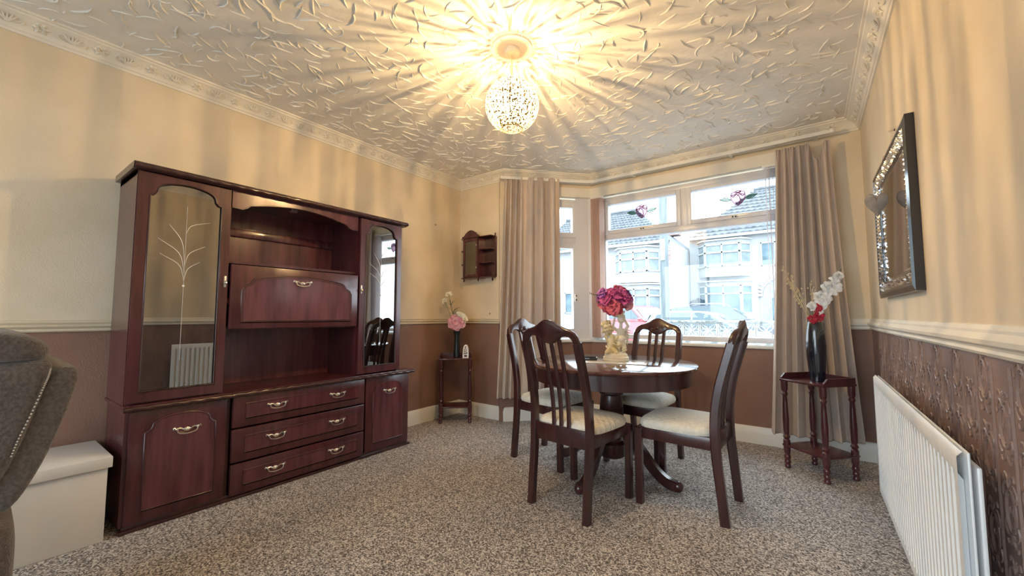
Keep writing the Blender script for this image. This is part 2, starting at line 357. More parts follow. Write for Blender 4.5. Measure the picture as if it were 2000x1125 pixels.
def motifs(ci, i, step, t0, t1):
    a, b = off(.0)[i], off(.0)[i+1]; L = (b-a).length; t = (b-a)/L; n2 = Vector((t.y, -t.x)); k = 0; s = t0
    X = Vector((t.x, t.y, 0)); N = Vector((n2.x, n2.y, 0)); Z = (Vector((0,0,-1))*.66 + N*.75).normalized(); Y = Z.cross(X).normalized()
    while s < min(t1, L-.12):
        me = ros if k % 2 == 0 else spray
        p = a + t*s + n2*.045
        o = bpy.data.objects.new('flower_motif' if k % 2 == 0 else 'leaf_motif', me); COL.objects.link(o); o.parent = cornices[ci]
        m = Matrix((X, Y, Z)).transposed().to_4x4() @ Matrix.Diagonal((1.5,1.35,1.5,1)); m.translation = (p.x, p.y, ZC-.043); o.matrix_local = m
        s += step; k += 1
motifs(0, 0, .11, 2.35, 5.6); motifs(1, 1, .11, .14, .6); motifs(2, 2, .11, .08, .9); motifs(3, 3, .11, .1, 2.2); motifs(4, 4, .11, .14, 2.9)
# ---- ceiling ridges left by the trowel
rnd = random.Random(5); mb = MB()
def ridge(mb, x, y, L, ang, curv, h, wd):
    n = 6; V = []; px, py, a = x, y, ang; skew = rnd.choice((-1, 1))*.5
    for i in range(n+1):
        t = i/n; e = math.sin(PI*min(1, t*.92+.04))**.7
        nx, ny = -math.sin(a), math.cos(a); hh = h*e*rnd.uniform(.75, 1.15); ww = wd*(.35+.65*e)
        V += [(px-nx*ww*(1-skew), py-ny*ww*(1-skew), ZC+.0005), (px, py, ZC-hh), (px+nx*ww*(1+skew), py+ny*ww*(1+skew), ZC+.0005)]
        px += math.cos(a)*L/n; py += math.sin(a)*L/n; a += curv/n + rnd.uniform(-.12, .12)
    F = []
    for i in range(n):
        b = i*3; F += [(b, b+3, b+4, b+1), (b+1, b+4, b+5, b+2)]
    mb.add(V, F)
y = .1
while y < YF-.10:
    x = XL+.13
    while x < XR-.11:
        px, py = x+rnd.uniform(-.035,.035), y+rnd.uniform(-.035,.035)
        inside = py < YR-.1 or (px-XA)*(YF-YR) > (py-YR)*(XB-XA)+.12
        if inside and math.hypot(px-LX, py-LY) > .15 and rnd.random() < .58:
            fl = .9*math.sin(px*1.7+1.3)+1.1*math.cos(py*1.3)+1.2*math.sin((px+py)*.9)
            L = rnd.uniform(.05,.15); 
            ridge(mb, px, py, L, fl+rnd.gauss(0,.8)+(PI if rnd.random()<.5 else 0), rnd.gauss(0,1.0), rnd.uniform(.004,.0095), rnd.uniform(.0022,.0048))
        x += .062
    y += .062
mb.build('plaster_ridge', M['ceiling_white'], ceil, smooth=False, kind='stuff')
# ---- embossed lower paper on the right wall: ovals, scrolls and ribs standing proud
mb = MB(); 
def curve_yz(pts, r): mb.tube([(XR-.0005, p[0], p[1]) for p in pts], r, 5, flat=1.0, cap=False)
yy = 1.15; k = 0
while yy < 3.75:
    for s in (-.062, -.052): curve_yz([(yy+s+.002*math.sin(z*40), z) for z in [.20+.03*i for i in range(26)]], .0022)
    z0 = .90 if k % 2 == 0 else .80
    while z0 > .25:
        for (ra, rb, r) in ((.030,.052,.0034), (.022,.042,.0022)):
            curve_yz([(yy+ra*math.cos(t), z0+rb*math.sin(t)) for t in [2*PI*i/18 for i in range(19)]], r)
        for s in (-1, 1):
            for (b, g) in ((1, .052), (-1, .052)):
                curve_yz(bez([(yy, z0+b*g), (yy+s*.020, z0+b*(g+.012)), (yy+s*.040, z0+b*(g-.004)), (yy+s*.036, z0+b*(g-.024)), (yy+s*.026, z0+b*(g-.016))], 3), .0032)
                curve_yz(bez([(yy, z0+b*(g+.004)), (yy+s*.010, z0+b*(g+.026)), (yy+s*.026, z0+b*(g+.034)), (yy+s*.032, z0+b*(g+.022))], 3), .0030)
            mb.sphere((XR, yy+s*.010, z0+s*.0), (.003,.004,.010), 6, 4)
        mb.sphere((XR, yy, z0+.075), (.004,.007,.012), 6, 4)
        z0 -= .20
    yy += .124; k += 1
mb.build('embossed_relief', M['embossed_paper'], wall_right, kind='stuff', label='raised oval and scroll pattern')
# ================================================================ WINDOWS
win1 = thing('window_1', 'wide white framed window with rose motifs in its top lights', None, (0,0,0), kind='structure')
Y0, Y1 = YF+.03, YF+.10; WL, WR, ZT, ZB = -1.80, -.04, 2.335, .835
U = M['upvc']
mb = MB()
mb.box(WL, WL+.075, Y0, Y1, ZB, ZT, 0, .006); mb.box(WR-.07, WR, Y0, Y1, ZB, ZT, 0, .006); mb.box(WL, WR, Y0, Y1, ZT-.05, ZT, 0, .006); mb.box(WL, WR, Y0, Y1, ZB, ZB+.045, 0, .006)
mb.build('frame', U, win1)
MB().box(WL+.07, WR-.07, Y0-.004, Y1, 1.875, 1.935, 0, .006).build('transom', U, win1)
MB().box(-.955, -.895, Y0-.004, Y1, 1.93, ZT-.04, 0, .006).build('mullion', U, win1)
def sash(parent, x0, x1, z0, z1, b, y0, y1, name='sash', mx=None):
    m = MB(); m.box(x0, x0+b, y0, y1, z0, z1, 0, .005); m.box(x1-b, x1, y0, y1, z0, z1, 0, .005); m.box(x0+b, x1-b, y0, y1, z0, z0+b, 0, .005); m.box(x0+b, x1-b, y0, y1, z1-b, z1, 0, .005)
    s = m.xf(mx).build(name, U, parent) if mx else m.build(name, U, parent)
    g = MB().box(x0+b*.8, x1-b*.8, (y0+y1)/2-.004, (y0+y1)/2+.004, z0+b*.8, z1-b*.8)
    (g.xf(mx) if mx else g).build('pane', M['pane_glass'], s, smooth=False); return s
sl = sash(win1, WL+.072, -.952, 1.932, ZT-.046, .042, Y0-.014, Y1-.01)
sr = sash(win1, -.898, WR-.068, 1.932, ZT-.046, .042, Y0-.014, Y1-.01)
MB().box(WL+.07, WR-.06, Y0+.03, Y0+.038, ZB+.04, 1.88).build('pane', M['pane_glass'], win1, smooth=False)
MB().box(XB+.02, -.03, YF-.025, Y0+.01, SILL-.02, SILL+.008, 0, .006).build('window_sill', M['gloss_white'], win1)
for x in (-1.32, -.50):
    h = MB(); h.box(x-.028, x+.028, Y0-.030, Y0-.013, 1.937, 1.957, 0, .004); h.build('latch', M['gloss_white'], win1)
    MB().box(x-.017, x-.006, Y0-.034, Y0-.028, 1.941, 1.953).add(MB().box(x+.006, x+.017, Y0-.034, Y0-.028, 1.941, 1.953).v, MB().box(0,1,0,1,0,1).f).build('catch', M['black_gap'], win1, smooth=False)
    MB().box(x+.02, x+.11, Y0-.022, Y0-.014, 1.955, 1.962).build('stay_bar', M['nickel'], win1, smooth=False)
# rose motif standing on the pane: fill pieces and leaded lines
def rose(parent, mx, s, name='rose_motif'):
    def P(u, v, w=0.): return tuple(mx @ Vector((u*s, w, v*s)))
    def pl(pts, m, w): 
        n = len(pts); mm = MB(); mm.prism(pts, .002, lambda u, v, d: P(u, v, w-d)); return mm
    body = [(-.42,-.10),(-.47,.2),(-.40,.42),(-.16,.50),(0,.55),(.2,.50),(.42,.42),(.46,.2),(.42,-.12),(.22,-.38),(0,-.55),(-.25,-.36)]
    r = pl(body, None, -.002).build(name, M['decal_pink'], parent, smooth=False)
    lf = MB()
    for q in (-1, 1):
        lf.prism([(q*.44,-.05),(q*.62,-.16),(q*.9,-.12),(q*1.22,.12 if q > 0 else .06),(q*.92,.14),(q*.62,.10)], .002, lambda u, v, d: P(u, v, -.002-d))
    lf.build('leaf', M['decal_green'], r, smooth=False)
    ln = MB()
    def L(pts, rad=.030): ln.tube([P(u, v, -.005) for u, v in pts], rad*s, 4)
    L(body+[body[0]]); L([(-.40,.42),(-.42,.22),(-.1,.30),(0,.22),(.1,.30),(.42,.20),(.42,.42)]); L([(-.1,.30),(.10,.10),(.14,-.15),(.05,-.5)]); L([(-.2,.42),(-.1,.36),(.1,.36),(.2,.44)]); L([(-.16,.50),(-.08,.42),(.08,.42),(.2,.50)]); L([(.10,.30),(.3,.12),(.42,.20)]); L([(-.42,.22),(-.3,.10),(-.1,.30)])
    ln.build('lead_line', M['decal_line'], r)
    l2 = MB()
    for q in (-1, 1):
        pts = [(q*.44,-.05),(q*.62,-.16),(q*.9,-.12),(q*1.22,.12 if q > 0 else .06),(q*.92,.14),(q*.62,.10),(q*.44,-.05),(q*.8,-.01),(q*1.22,.12 if q > 0 else .06)]
        l2.tube([P(u, v, -.005) for u, v in pts], .030*s, 4)
    l2.build('leaf_line', M['decal_leafline'], r)
YG = (Y0-.014+Y1-.01)/2-.005
rose(win1, T(-1.335, YG, 2.130), .125); rose(win1, T(-.470, YG, 2.120), .125)
# slanted window
win2 = thing('window_2', 'narrow white window in the slanted side of the bay', None, kind='structure')
mb = MB(); a0, a1 = .10, BL-.10
mb.box(a0, a0+.06, .03, .10, ZB, ZT, 0, .006); mb.box(a1-.05, a1, .03, .10, ZB, ZT, 0, .006); mb.box(a0, a1, .03, .10, ZT-.045, ZT, 0, .006); mb.box(a0, a1, .03, .10, ZB, ZB+.045, 0, .006)
mb.xf(BM).build('frame', U, win2)
MB().box(a0+.055, a1-.045, .026, .10, 1.845, 1.915, 0, .006).xf(BM).build('transom', U, win2)
sash(win2, a0+.055, a1-.045, 1.912, ZT-.04, .055, .015, .09, mx=BM); sash(win2, a0+.055, a1-.045, ZB+.04, 1.85, .055, .015, .09, name='casement', mx=BM)
rose(win2, BM @ T((a0+a1)/2-.02, .048, 2.10), .095)
MB().box(a1-.088, a1-.062, -.004, .016, 1.22, 1.30, 0, .004).xf(BM).build('handle', M['gloss_white'], win2)
MB().box(a1-.080, a1-.070, -.010, -.003, 1.23, 1.245).box(a1-.080, a1-.070, -.010, -.003, 1.275, 1.29).xf(BM).build('catch', M['black_gap'], win2, smooth=False)
MB().box(0.0, BL+.02, -.025, .04, SILL-.02, SILL+.008, 0, .006).xf(BM).build('window_sill', M['gloss_white'], win2)
# corner post between the two windows and the boxed head over them
MB().prism([(-2.0,YF-.125),(-1.90,YF-.022),(-1.79,YF-.01),(-1.79,YF+.12),(-2.02,YF+.12)], WTOP-SILL, lambda u, v, d: (u, v, SILL+d)).build('trim_10', M['upvc'], kind='structure', label='white corner post between the two windows')
hd = off(.045); 
mb = MB()
for d0, d1, i0, i1 in ((.0, .035, 2, 4),):
    A, B = off(d0), off(d1); pa = [A[2], A[3], Vector((-.03, YF-d0))]; pb = [B[2], B[3], Vector((-.03, YF-d1))]
    for k in range(2):
        V = [(p.x, p.y, z) for z in (2.345, 2.445) for p in (pa[k], pa[k+1], pb[k+1], pb[k])]
        mb.add(V, [(0,1,2,3),(7,6,5,4),(0,4,5,1),(1,5,6,2),(2,6,7,3),(3,7,4,0)])
mb.build('trim_11', M['cornice_white'], kind='structure', smooth=False, label='cream boxed head above the windows')
# added window behind the camera, out of view, to let in fill daylight
fill_win = thing('fill_window', 'wide unseen window added behind the camera for fill daylight', None, kind='structure')
mb = MB()
for x in (-3.0, -1.95, -.90, .15): mb.box(x, x+.05, YB-.10, YB-.04, .06, 2.38)
mb.box(-3.0, .2, YB-.10, YB-.04, .06, .12); mb.box(-3.0, .2, YB-.10, YB-.04, 2.32, 2.38); mb.build('frame', U, fill_win, smooth=False)
MB().box(-2.98, .18, YB-.075, YB-.068, .10, 2.34).build('pane', M['pane_glass'], fill_win, smooth=False)
# ================================================================ MAHOGANY WALL UNIT  (u along the wall, d back from the front, z up)
unit = thing('wall_unit', 'tall mahogany wall unit with glass doors, drop flap and drawers', 'wall unit', (-2.96, 1.39, 0), PI/2)
UM = T(-1.39, -.21, 0); MH, MP = M['mahogany'], M['mahogany_panel']
def ub(mb, name, m, parent=None, **kw):
    par = parent or unit
    return mb.xf(UM).build(name, m, par, **kw)
D = .405   # depth to the wall
def rope(u0, u1, d, z, r, pitch=.075, n=8, per=5):
    mb = MB(); N = int((u1-u0)/pitch*8); V = []; F = []
    for i in range(N+1):
        u = lerp(u0, u1, i/N); ph = 2*PI*(u-u0)/pitch/2
        for k in range(n):
            a = 2*PI*k/n; rr = r*(.78+.30*abs(math.cos(a-ph))); V.append((u, d+rr*math.cos(a), z+rr*math.sin(a)))
    for i in range(N):
        for k in range(n): k2 = (k+1) % n; F.append((i*n+k, i*n+k2, (i+1)*n+k2, (i+1)*n+k))
    F += [tuple(range(n)), tuple(N*n+k for k in range(n))]
    return mb.add(V, F)
# base
for a, b, e in ((.515,.545,.012), (2.245,2.275,.012), (.945,.975,.02), (1.845,1.868,.02)): ub(MB().box(a, b, e, D, .03, .60), 'base_upright', MH, smooth=False)
ub(MB().box(.545, 2.245, D-.02, D, .03, .60), 'base_back', MH, smooth=False)
ub(MB().box(.525, 2.275, .006, D, 0, .034, 0, .004).box(.512, 2.290, -.012, .02, 0, .018, 0, .004), 'plinth', M['dark_mahogany'])
wt = ub(MB().box(.500, 2.305, -.022, D, .602, .622, 0, .006), 'worktop', MH)
ub(rope(.500, 2.305, -.024, .604, .014), 'rope_moulding', M['dark_mahogany'], wt, ang=60)
# outlines of the arched panels
def arch_outline(u0, u1, z0, zs, zt, step=.028, n=14):
    w = u1-u0; s = min(step, w*.12); P = [(u0, z0), (u1, z0), (u1, zs)]
    def half(sgn):
        q = []
        x1 = (u1 if sgn > 0 else u0)
        q += [(x1-sgn*s*.55, zs+s*.18), (x1-sgn*s, zs+s*.75)]
        return q
    P += half(1); c = (u0+u1)/2; hw = w/2-s; base = zs+s*.75
    for i in range(1, n): t = PI*i/n; P.append((c+hw*math.cos(t), base+(zt-base)*math.sin(t)**.75))
    P += half(-1)[::-1]; P.append((u0, zs)); return P
def bead(P, d, r): 
    pts = [(u, d, z) for u, z in P]; return MB().tube(pts+[pts[0], pts[1]], r, 6)
def handle_mesh():
    mb = MB(); mb.sphere((0,-.004,.004), (.017,.005,.012), 10, 6); mb.sphere((0,-.008,.004), (.008,.007,.008), 8, 6)
    for s in (-1, 1):
        mb.sphere((s*.046,-.008,.012), (.008,.009,.008), 8, 6); mb.tube(bez([(s*.017,-.003,.006),(s*.030,-.004,.014),(s*.046,-.004,.012)], 4), [.004]*9, 5)
        mb.tube(bez([(s*.046,-.012,.012),(s*.040,-.014,-.006),(s*.022,-.015,-.013),(0,-.015,-.016)], 4), .0036, 6)
        mb.tube(bez([(s*.050,-.008,.014),(s*.058,-.006,.020),(s*.060,-.006,.010)], 3), .003, 5)
    return mb.mesh('bail_handle', M['nickel'], True, 60)
HM = handle_mesh()
def put_handle(parent, u, z, d=0.): link('handle', HM, parent, tuple(UM @ Vector((u, d, z))), label='silvery swan neck handle')
def cup_door(u0, u1, z0, z1, hu, hz):
    o = ub(MB().box(u0, u1, -.004, .018, z0, z1, 0, .004), 'cupboard_door', MH)
    P = arch_outline(u0+.065, u1-.055, z0+.055, z1-.12, z1-.045)
    ub(MB().prism([(c0, c1) for c0, c1 in P], .004, lambda u, v, w_: (u, -.004-w_, v)), 'raised_panel', MP, o, smooth=False)
    ub(bead(P, -.005, .006), 'panel_bead', MH, o, ang=70); put_handle(o, hu, hz, -.008); return o
cup_door(.530, .950, .035, .594, .765, .455); cup_door(1.866, 2.272, .035, .594, 2.078, .468)
for z0, z1, hz in ((.412, .592, .507), (.212, .402, .318), (.026, .202, .121)):
    o = ub(MB().box(.978, 1.848, -.014, .012, z0, z1, 0, .005), 'drawer', MH)
    P = [(1.045, z0+.048), (1.790, z0+.048), (1.790, z1-.046), (1.045, z1-.046)]
    ub(MB().prism(P, .003, lambda u, v, w_: (u, -.014-w_, v)), 'raised_panel', MP, o, smooth=False)
    ub(bead(P, -.015, .005), 'panel_bead', MH, o, ang=70)
    for u in (1.222, 1.628): put_handle(o, u, hz, -.017)
# upper carcass
DU = .385; Z0, Z1 = .622, 1.822
for a, b, e in ((.505,.530,.010), (2.150,2.175,.010), (.905,.930,.012), (1.772,1.795,.012)): ub(MB().box(a, b, e, DU, Z0, Z1), 'upright', MH, smooth=False)
ub(MB().box(.530, 2.150, DU-.012, DU, Z0, Z1), 'back_panel', MP, smooth=False)
ub(MB().box(.505, 2.175, .012, DU, 1.800, 1.826), 'top_board', MH, smooth=False)
cr = ub(MB().prism([(0,1.822),(-.012,1.824),(-.026,1.838),(-.028,1.856),(DU,1.858),(DU,1.822)], 1.735, lambda u, v, w_: (.483+w_, u, v)), 'crown', M['dark_mahogany'])
ub(rope(.488, 2.214, -.030, 1.838, .0145), 'rope_moulding', M['dark_mahogany'], cr, ang=60)
ub(MB().box(.530, .905, .02, DU-.012, Z0, Z0+.014), 'cabinet_floor', MH, smooth=False)
for z in (1.02, 1.40):
    for a, b in ((.530, .905), (1.795, 2.150)): ub(MB().box(a, b, .05, DU-.012, z, z+.014), 'shelf', MH, smooth=False)
ub(MB().box(.930, 1.772, .030, DU-.012, 1.384, 1.400), 'shelf', MH, smooth=False); ub(MB().box(.930, 1.772, .030, DU-.012, .985, 1.003), 'shelf', MH, smooth=False)
ub(MB().box(.930, 1.772, DU-.032, DU-.012, 1.605, 1.660, 0, .004), 'back_rail', MP)
# arched valance over the open bay
V = [(.931,1.822),(.931,1.716),(.985,1.714),(1.010,1.726),(1.030,1.745)]
V += [(lerp(1.030,1.672,i/12), 1.745+.045*math.sin(PI*i/12)) for i in range(1,12)] + [(1.672,1.745),(1.692,1.726),(1.717,1.714),(1.771,1.716),(1.771,1.822)]
mb = MB(); n = len(V); mid = V[1:-1]; bot = [(u, .004, z) for u, z in mid]
for dd in (.004, .022):
    b = len(mb.v); pts = [(u, dd, z) for u, z in mid] + [(u, dd, 1.822) for u, z in mid]; k = len(mid)
    mb.add(pts, [(i, i+1, k+i+1, k+i) for i in range(k-1)])
k = len(mid); mb.f += [(i, i+1, 2*k+i+1, 2*k+i) for i in range(k-1)]; mb.m += [0]*(k-1)
ub(mb, 'valance', MP); 
ub(MB().tube([(u, .002, z) for u, z in mid], .004, 5), 'valance_bead', M['dark_mahogany'])
ub(MB().lathe([(.026,1.798),(.026,1.794),(.018,1.792)], 14, (1.35,.14,0)), 'spotlight', M['nickel'])
# drop flap
fl = ub(MB().box(.936, 1.768, -.016, .008, .992, 1.374, 0, .005), 'drop_flap', MH)
P = [(.995,1.030),(1.715,1.030),(1.715,1.225),(1.700,1.250),(1.672,1.262),(1.655,1.290)] + [(lerp(1.640,1.070,i/12), 1.298+.030*math.sin(PI*i/12)) for i in range(13)] + [(1.055,1.290),(1.038,1.262),(1.010,1.250),(.995,1.225)]
ub(MB().prism(P, .002, lambda u, v, w_: (u, -.016-w_, v)), 'flap_panel', MP, fl, smooth=False)
ub(bead(P, -.016, .0048), 'panel_bead', M['dark_mahogany'], fl, ang=70)
PI2 = [(lerp(u, 1.355, .03), lerp(z, 1.16, .07)) for u, z in P]
ub(bead(PI2, -.018, .0022), 'panel_bead', M['dark_mahogany'], fl, ang=70); put_handle(fl, 1.352, 1.280, -.019)
# glazed doors with an arched head
def glass_door(u0, u1, z0, z1, knob_u, leaves, ajar=0.):
    HG = T(u1, 0, 0) @ RZ(ajar) @ T(-u1, 0, 0)
    def ub(mb, *a, **k): return globals()['ub'](mb.xf(HG), *a, **k)
    P = arch_outline(u0+.048, u1-.045, z0+.052, z1-.115, z1-.028)
    n = len(P); O = []
    for i, (u, z) in enumerate(P):
        if i == 0: O.append((u0, z0))
        elif i == 1: O.append((u1, z0))
        elif i == 2: O.append((u1, z))
        elif i == n-1: O.append((u0, z))
        else: t = (u-P[n-1][0])/(P[2][0]-P[n-1][0]); O.append((lerp(u0, u1, t), z1))
    O[3] = (u1, z1); O[n-2] = (u0, z1)
    mb = MB()
    for d in (-.006, .016): mb.add([(u, d, z) for u, z in P]+[(u, d, z) for u, z in O], [(i, (i+1) % n, n+(i+1) % n, n+i) for i in range(n)])
    mb.f += [(i, (i+1) % n, 2*n+(i+1) % n, 2*n+i) for i in range(n)] + [(n+i, n+(i+1) % n, 3*n+(i+1) % n, 3*n+i) for i in range(n)]; mb.m += [0]*(2*n)
    dr = ub(mb, 'glass_door', MH, label='arched door with etched tinted glass')
    ub(bead(P, -.006, .0042), 'glazing_bead', M['dark_mahogany'], dr, ang=70)
    ub(MB().prism([(lerp(u, (u0+u1)/2, -.02), z) for u, z in P], .004, lambda u, v, w_: (u, .004+w_, v)), 'pane', M['cabinet_glass'], dr, smooth=False)
    c = (u0+u1)/2+.002; ks = (u1-u0)/.42; e = MB()
    e.tube([(c, .001, z) for z in (z0+.20, z0+.60, z0+.92, z0+1.04)], .0007, 4)
    for s, za, zb, x in leaves:
        pts = bez([(c, .001, za), (c+s*x*.22*ks, .001, lerp(za, zb, .60)), (c+s*x*ks, .001, zb)], 6); k = len(pts)
        e.tube(pts, [.0003+.0012*math.sin(PI*min(1., (i/(k-1))*.9)) for i in range(k)], 4)
    e.sphere((c, .001, z0+.60), (.006,.002,.006), 8, 5)
    ub(e, 'etched_spray', M['etch'], dr)
    kb = MB(); kb.box(knob_u-.006, knob_u+.006, -.012, -.005, 1.235, 1.300, 0, .002); kb.sphere((knob_u, -.020, 1.262), (.008,.009,.012), 8, 6)
    ub(kb, 'knob', M['nickel'], dr)
LV = [(-1, z, zb, x) for z, zb, x in ((1.34,1.56,.075),(1.30,1.48,.12),(1.26,1.40,.11))] + [(1, z, zb, x) for z, zb, x in ((1.52,1.60,.11),(1.34,1.46,.09),(1.26,1.37,.07))]
glass_door(.508, .922, .632, 1.815, .908, LV); glass_door(1.780, 2.172, .632, 1.815, 1.793, LV, math.radians(1.7))
# ================================================================ WHITE BOX BESIDE THE UNIT
bx = thing('storage_box', 'low white lidded box between the grey recliner and the mahogany unit', 'box', (-2.96, .02, 0))
MB().box(-.195, .215, -.46, .445, 0, .345, 0, .004).build('body', M['box_white'], bx)
MB().box(-.20, .232, -.47, .458, .345, .395, 0, .003).build('lid', M['box_white'], bx)
# ================================================================ RECLINER (faces away down the room, seen from its side)
rc = thing('recliner', 'grey fabric recliner armchair with pale stitching beside the white box', 'armchair', (-2.02, -.30, 0))
RCM = T(2.02, .30, 0); RF = M['recliner_cloth']
def rcb(mb, name, m=RF, parent=rc, sub=2, **kw):
    o = mb.xf(RCM).build(name, m, parent, ang=180, **kw)
    if sub: md = o.modifiers.new('soften', 'SUBSURF'); md.levels = md.render_levels = sub
    return o
def slab(poly, x0, x1, b=.03):   # cushion: a side profile with softened edges
    mb = MB(); n = len(poly); c = (sum(p[0] for p in poly)/n, sum(p[1] for p in poly)/n)
    ins = lambda k: [(p[0]+(c[0]-p[0])*k, p[1]+(c[1]-p[1])*k) for p in poly]
    rings = [(x0, ins(.5)), (x0, ins(.22)), (x0+b*.4, ins(.04)), (x0+b*1.2, poly), (x1-b*1.2, poly), (x1-b*.4, ins(.04)), (x1, ins(.22)), (x1, ins(.5))]
    V = [(x, p[0], p[1]) for x, r in rings for p in r]; F = [(i*n+k, i*n+(k+1) % n, (i+1)*n+(k+1) % n, (i+1)*n+k) for i in range(7) for k in range(n)]
    F += [tuple(range(n)), tuple(7*n+k for k in range(n))]; return mb.add(V, F)
rcb(slab([(.10,.54),(.135,.60),(.180,.72),(.212,.86),(.222,.915),(.200,.935),(.165,.93),(.140,.86),(.09,.70),(.05,.56)], -2.36, -1.70, .02), 'back_shell')
wing = rcb(slab([(-.10,.55),(.02,.54),(.085,.60),(.130,.74),(.165,.90),(.170,.935),(.160,.96),(.06,.95),(-.04,.94),(-.09,.74)], -2.34, -1.685, .05), 'backrest')
rcb(slab([(-.10,.94),(.05,.945),(.145,.94),(.168,.965),(.155,1.000),(.10,1.030),(0,1.042),(-.09,1.03),(-.12,.98)], -2.32, -1.69, .07), 'head_cushion')
st = MB(); pts = [(-1.6865+.0, y, z) for y, z in ((.158,.925),(.154,.90),(.146,.87),(.130,.81),(.112,.75),(.100,.70))]
P2 = bez(pts, 14)
for i in range(0, len(P2)-1, 2): st.tube([P2[i], P2[i+1]], .0022, 4)
rcb(st, 'stitching', M['thread'], sub=0)
rcb(slab([(-.75,.10),(.05,.10),(.125,.14),(.130,.40),(.128,.50),(.115,.535),(.05,.55),(-.72,.50),(-.78,.30)], -2.36, -1.68, .04), 'seat_base')
for x0, x1 in ((-2.42,-2.28), (-1.80,-1.66)): rcb(slab([(-.74,.14),(.06,.14),(.08,.40),(.03,.56),(-.10,.60),(-.70,.60),(-.78,.50)], x0, x1, .04), 'arm')
rcb(slab([(-.60,.40),(-.06,.40),(-.05,.50),(-.10,.54),(-.62,.54),(-.70,.48)], -2.27, -1.81, .05), 'seat_cushion')
rcb(MB().box(-2.30, -1.74, -.65, .05, 0, .11, 0, .01), 'base', M['black_gap'], sub=0)
# ================================================================ DINING TABLE
tb = thing('dining_table', 'round glossy mahogany pedestal dining table', 'table', (CX, CY, 0)); DM = M['dark_mahogany']; TR_ = .560
MB().lathe([(.0001,.722),(TR_-.02,.722),(TR_-.004,.728),(TR_,.738),(TR_-.003,.746),(TR_-.010,.750),(.0001,.750)], 72, cap=False).build('table_top', M['table_top'], tb)
MB().lathe([(TR_-.05,.724),(TR_-.035,.724),(TR_-.035,.632),(TR_-.05,.632),(TR_-.05,.724)], 72, cap=False).build('apron', DM, tb)
MB().lathe([(.17,.722),(.17,.69),(.075,.68),(.072,.62),(.085,.61),(.085,.595),(.076,.588),(.084,.58),(.084,.565),(.075,.558),(.083,.55),(.083,.535),(.072,.525),(.078,.47),(.082,.40),(.075,.30),(.070,.22),(.088,.20),(.090,.13),(.082,.115),(.060,.105)], 28).build('pedestal', DM, tb)
leg = MB(); pts = bez([(.05,0,.30),(.14,0,.27),(.22,0,.19),(.30,0,.10),(.38,0,.045),(.455,0,.034)], 5); n = len(pts)
leg.sweep(pts, [(a*.026, b*.030) for a, b in ((-1,-.8),(-.8,-1),(.8,-1),(1,-.8),(1,.8),(.7,1),(-.7,1),(-1,.8))])
leg.sphere((.452,0,.034), (.032,.030,.034), 12, 8)
leg = leg.mesh('table_leg', DM)
for a in (-9, 84, 171, 267): link('leg', leg, tb, (0,0,0), (0,0,math.radians(a)))
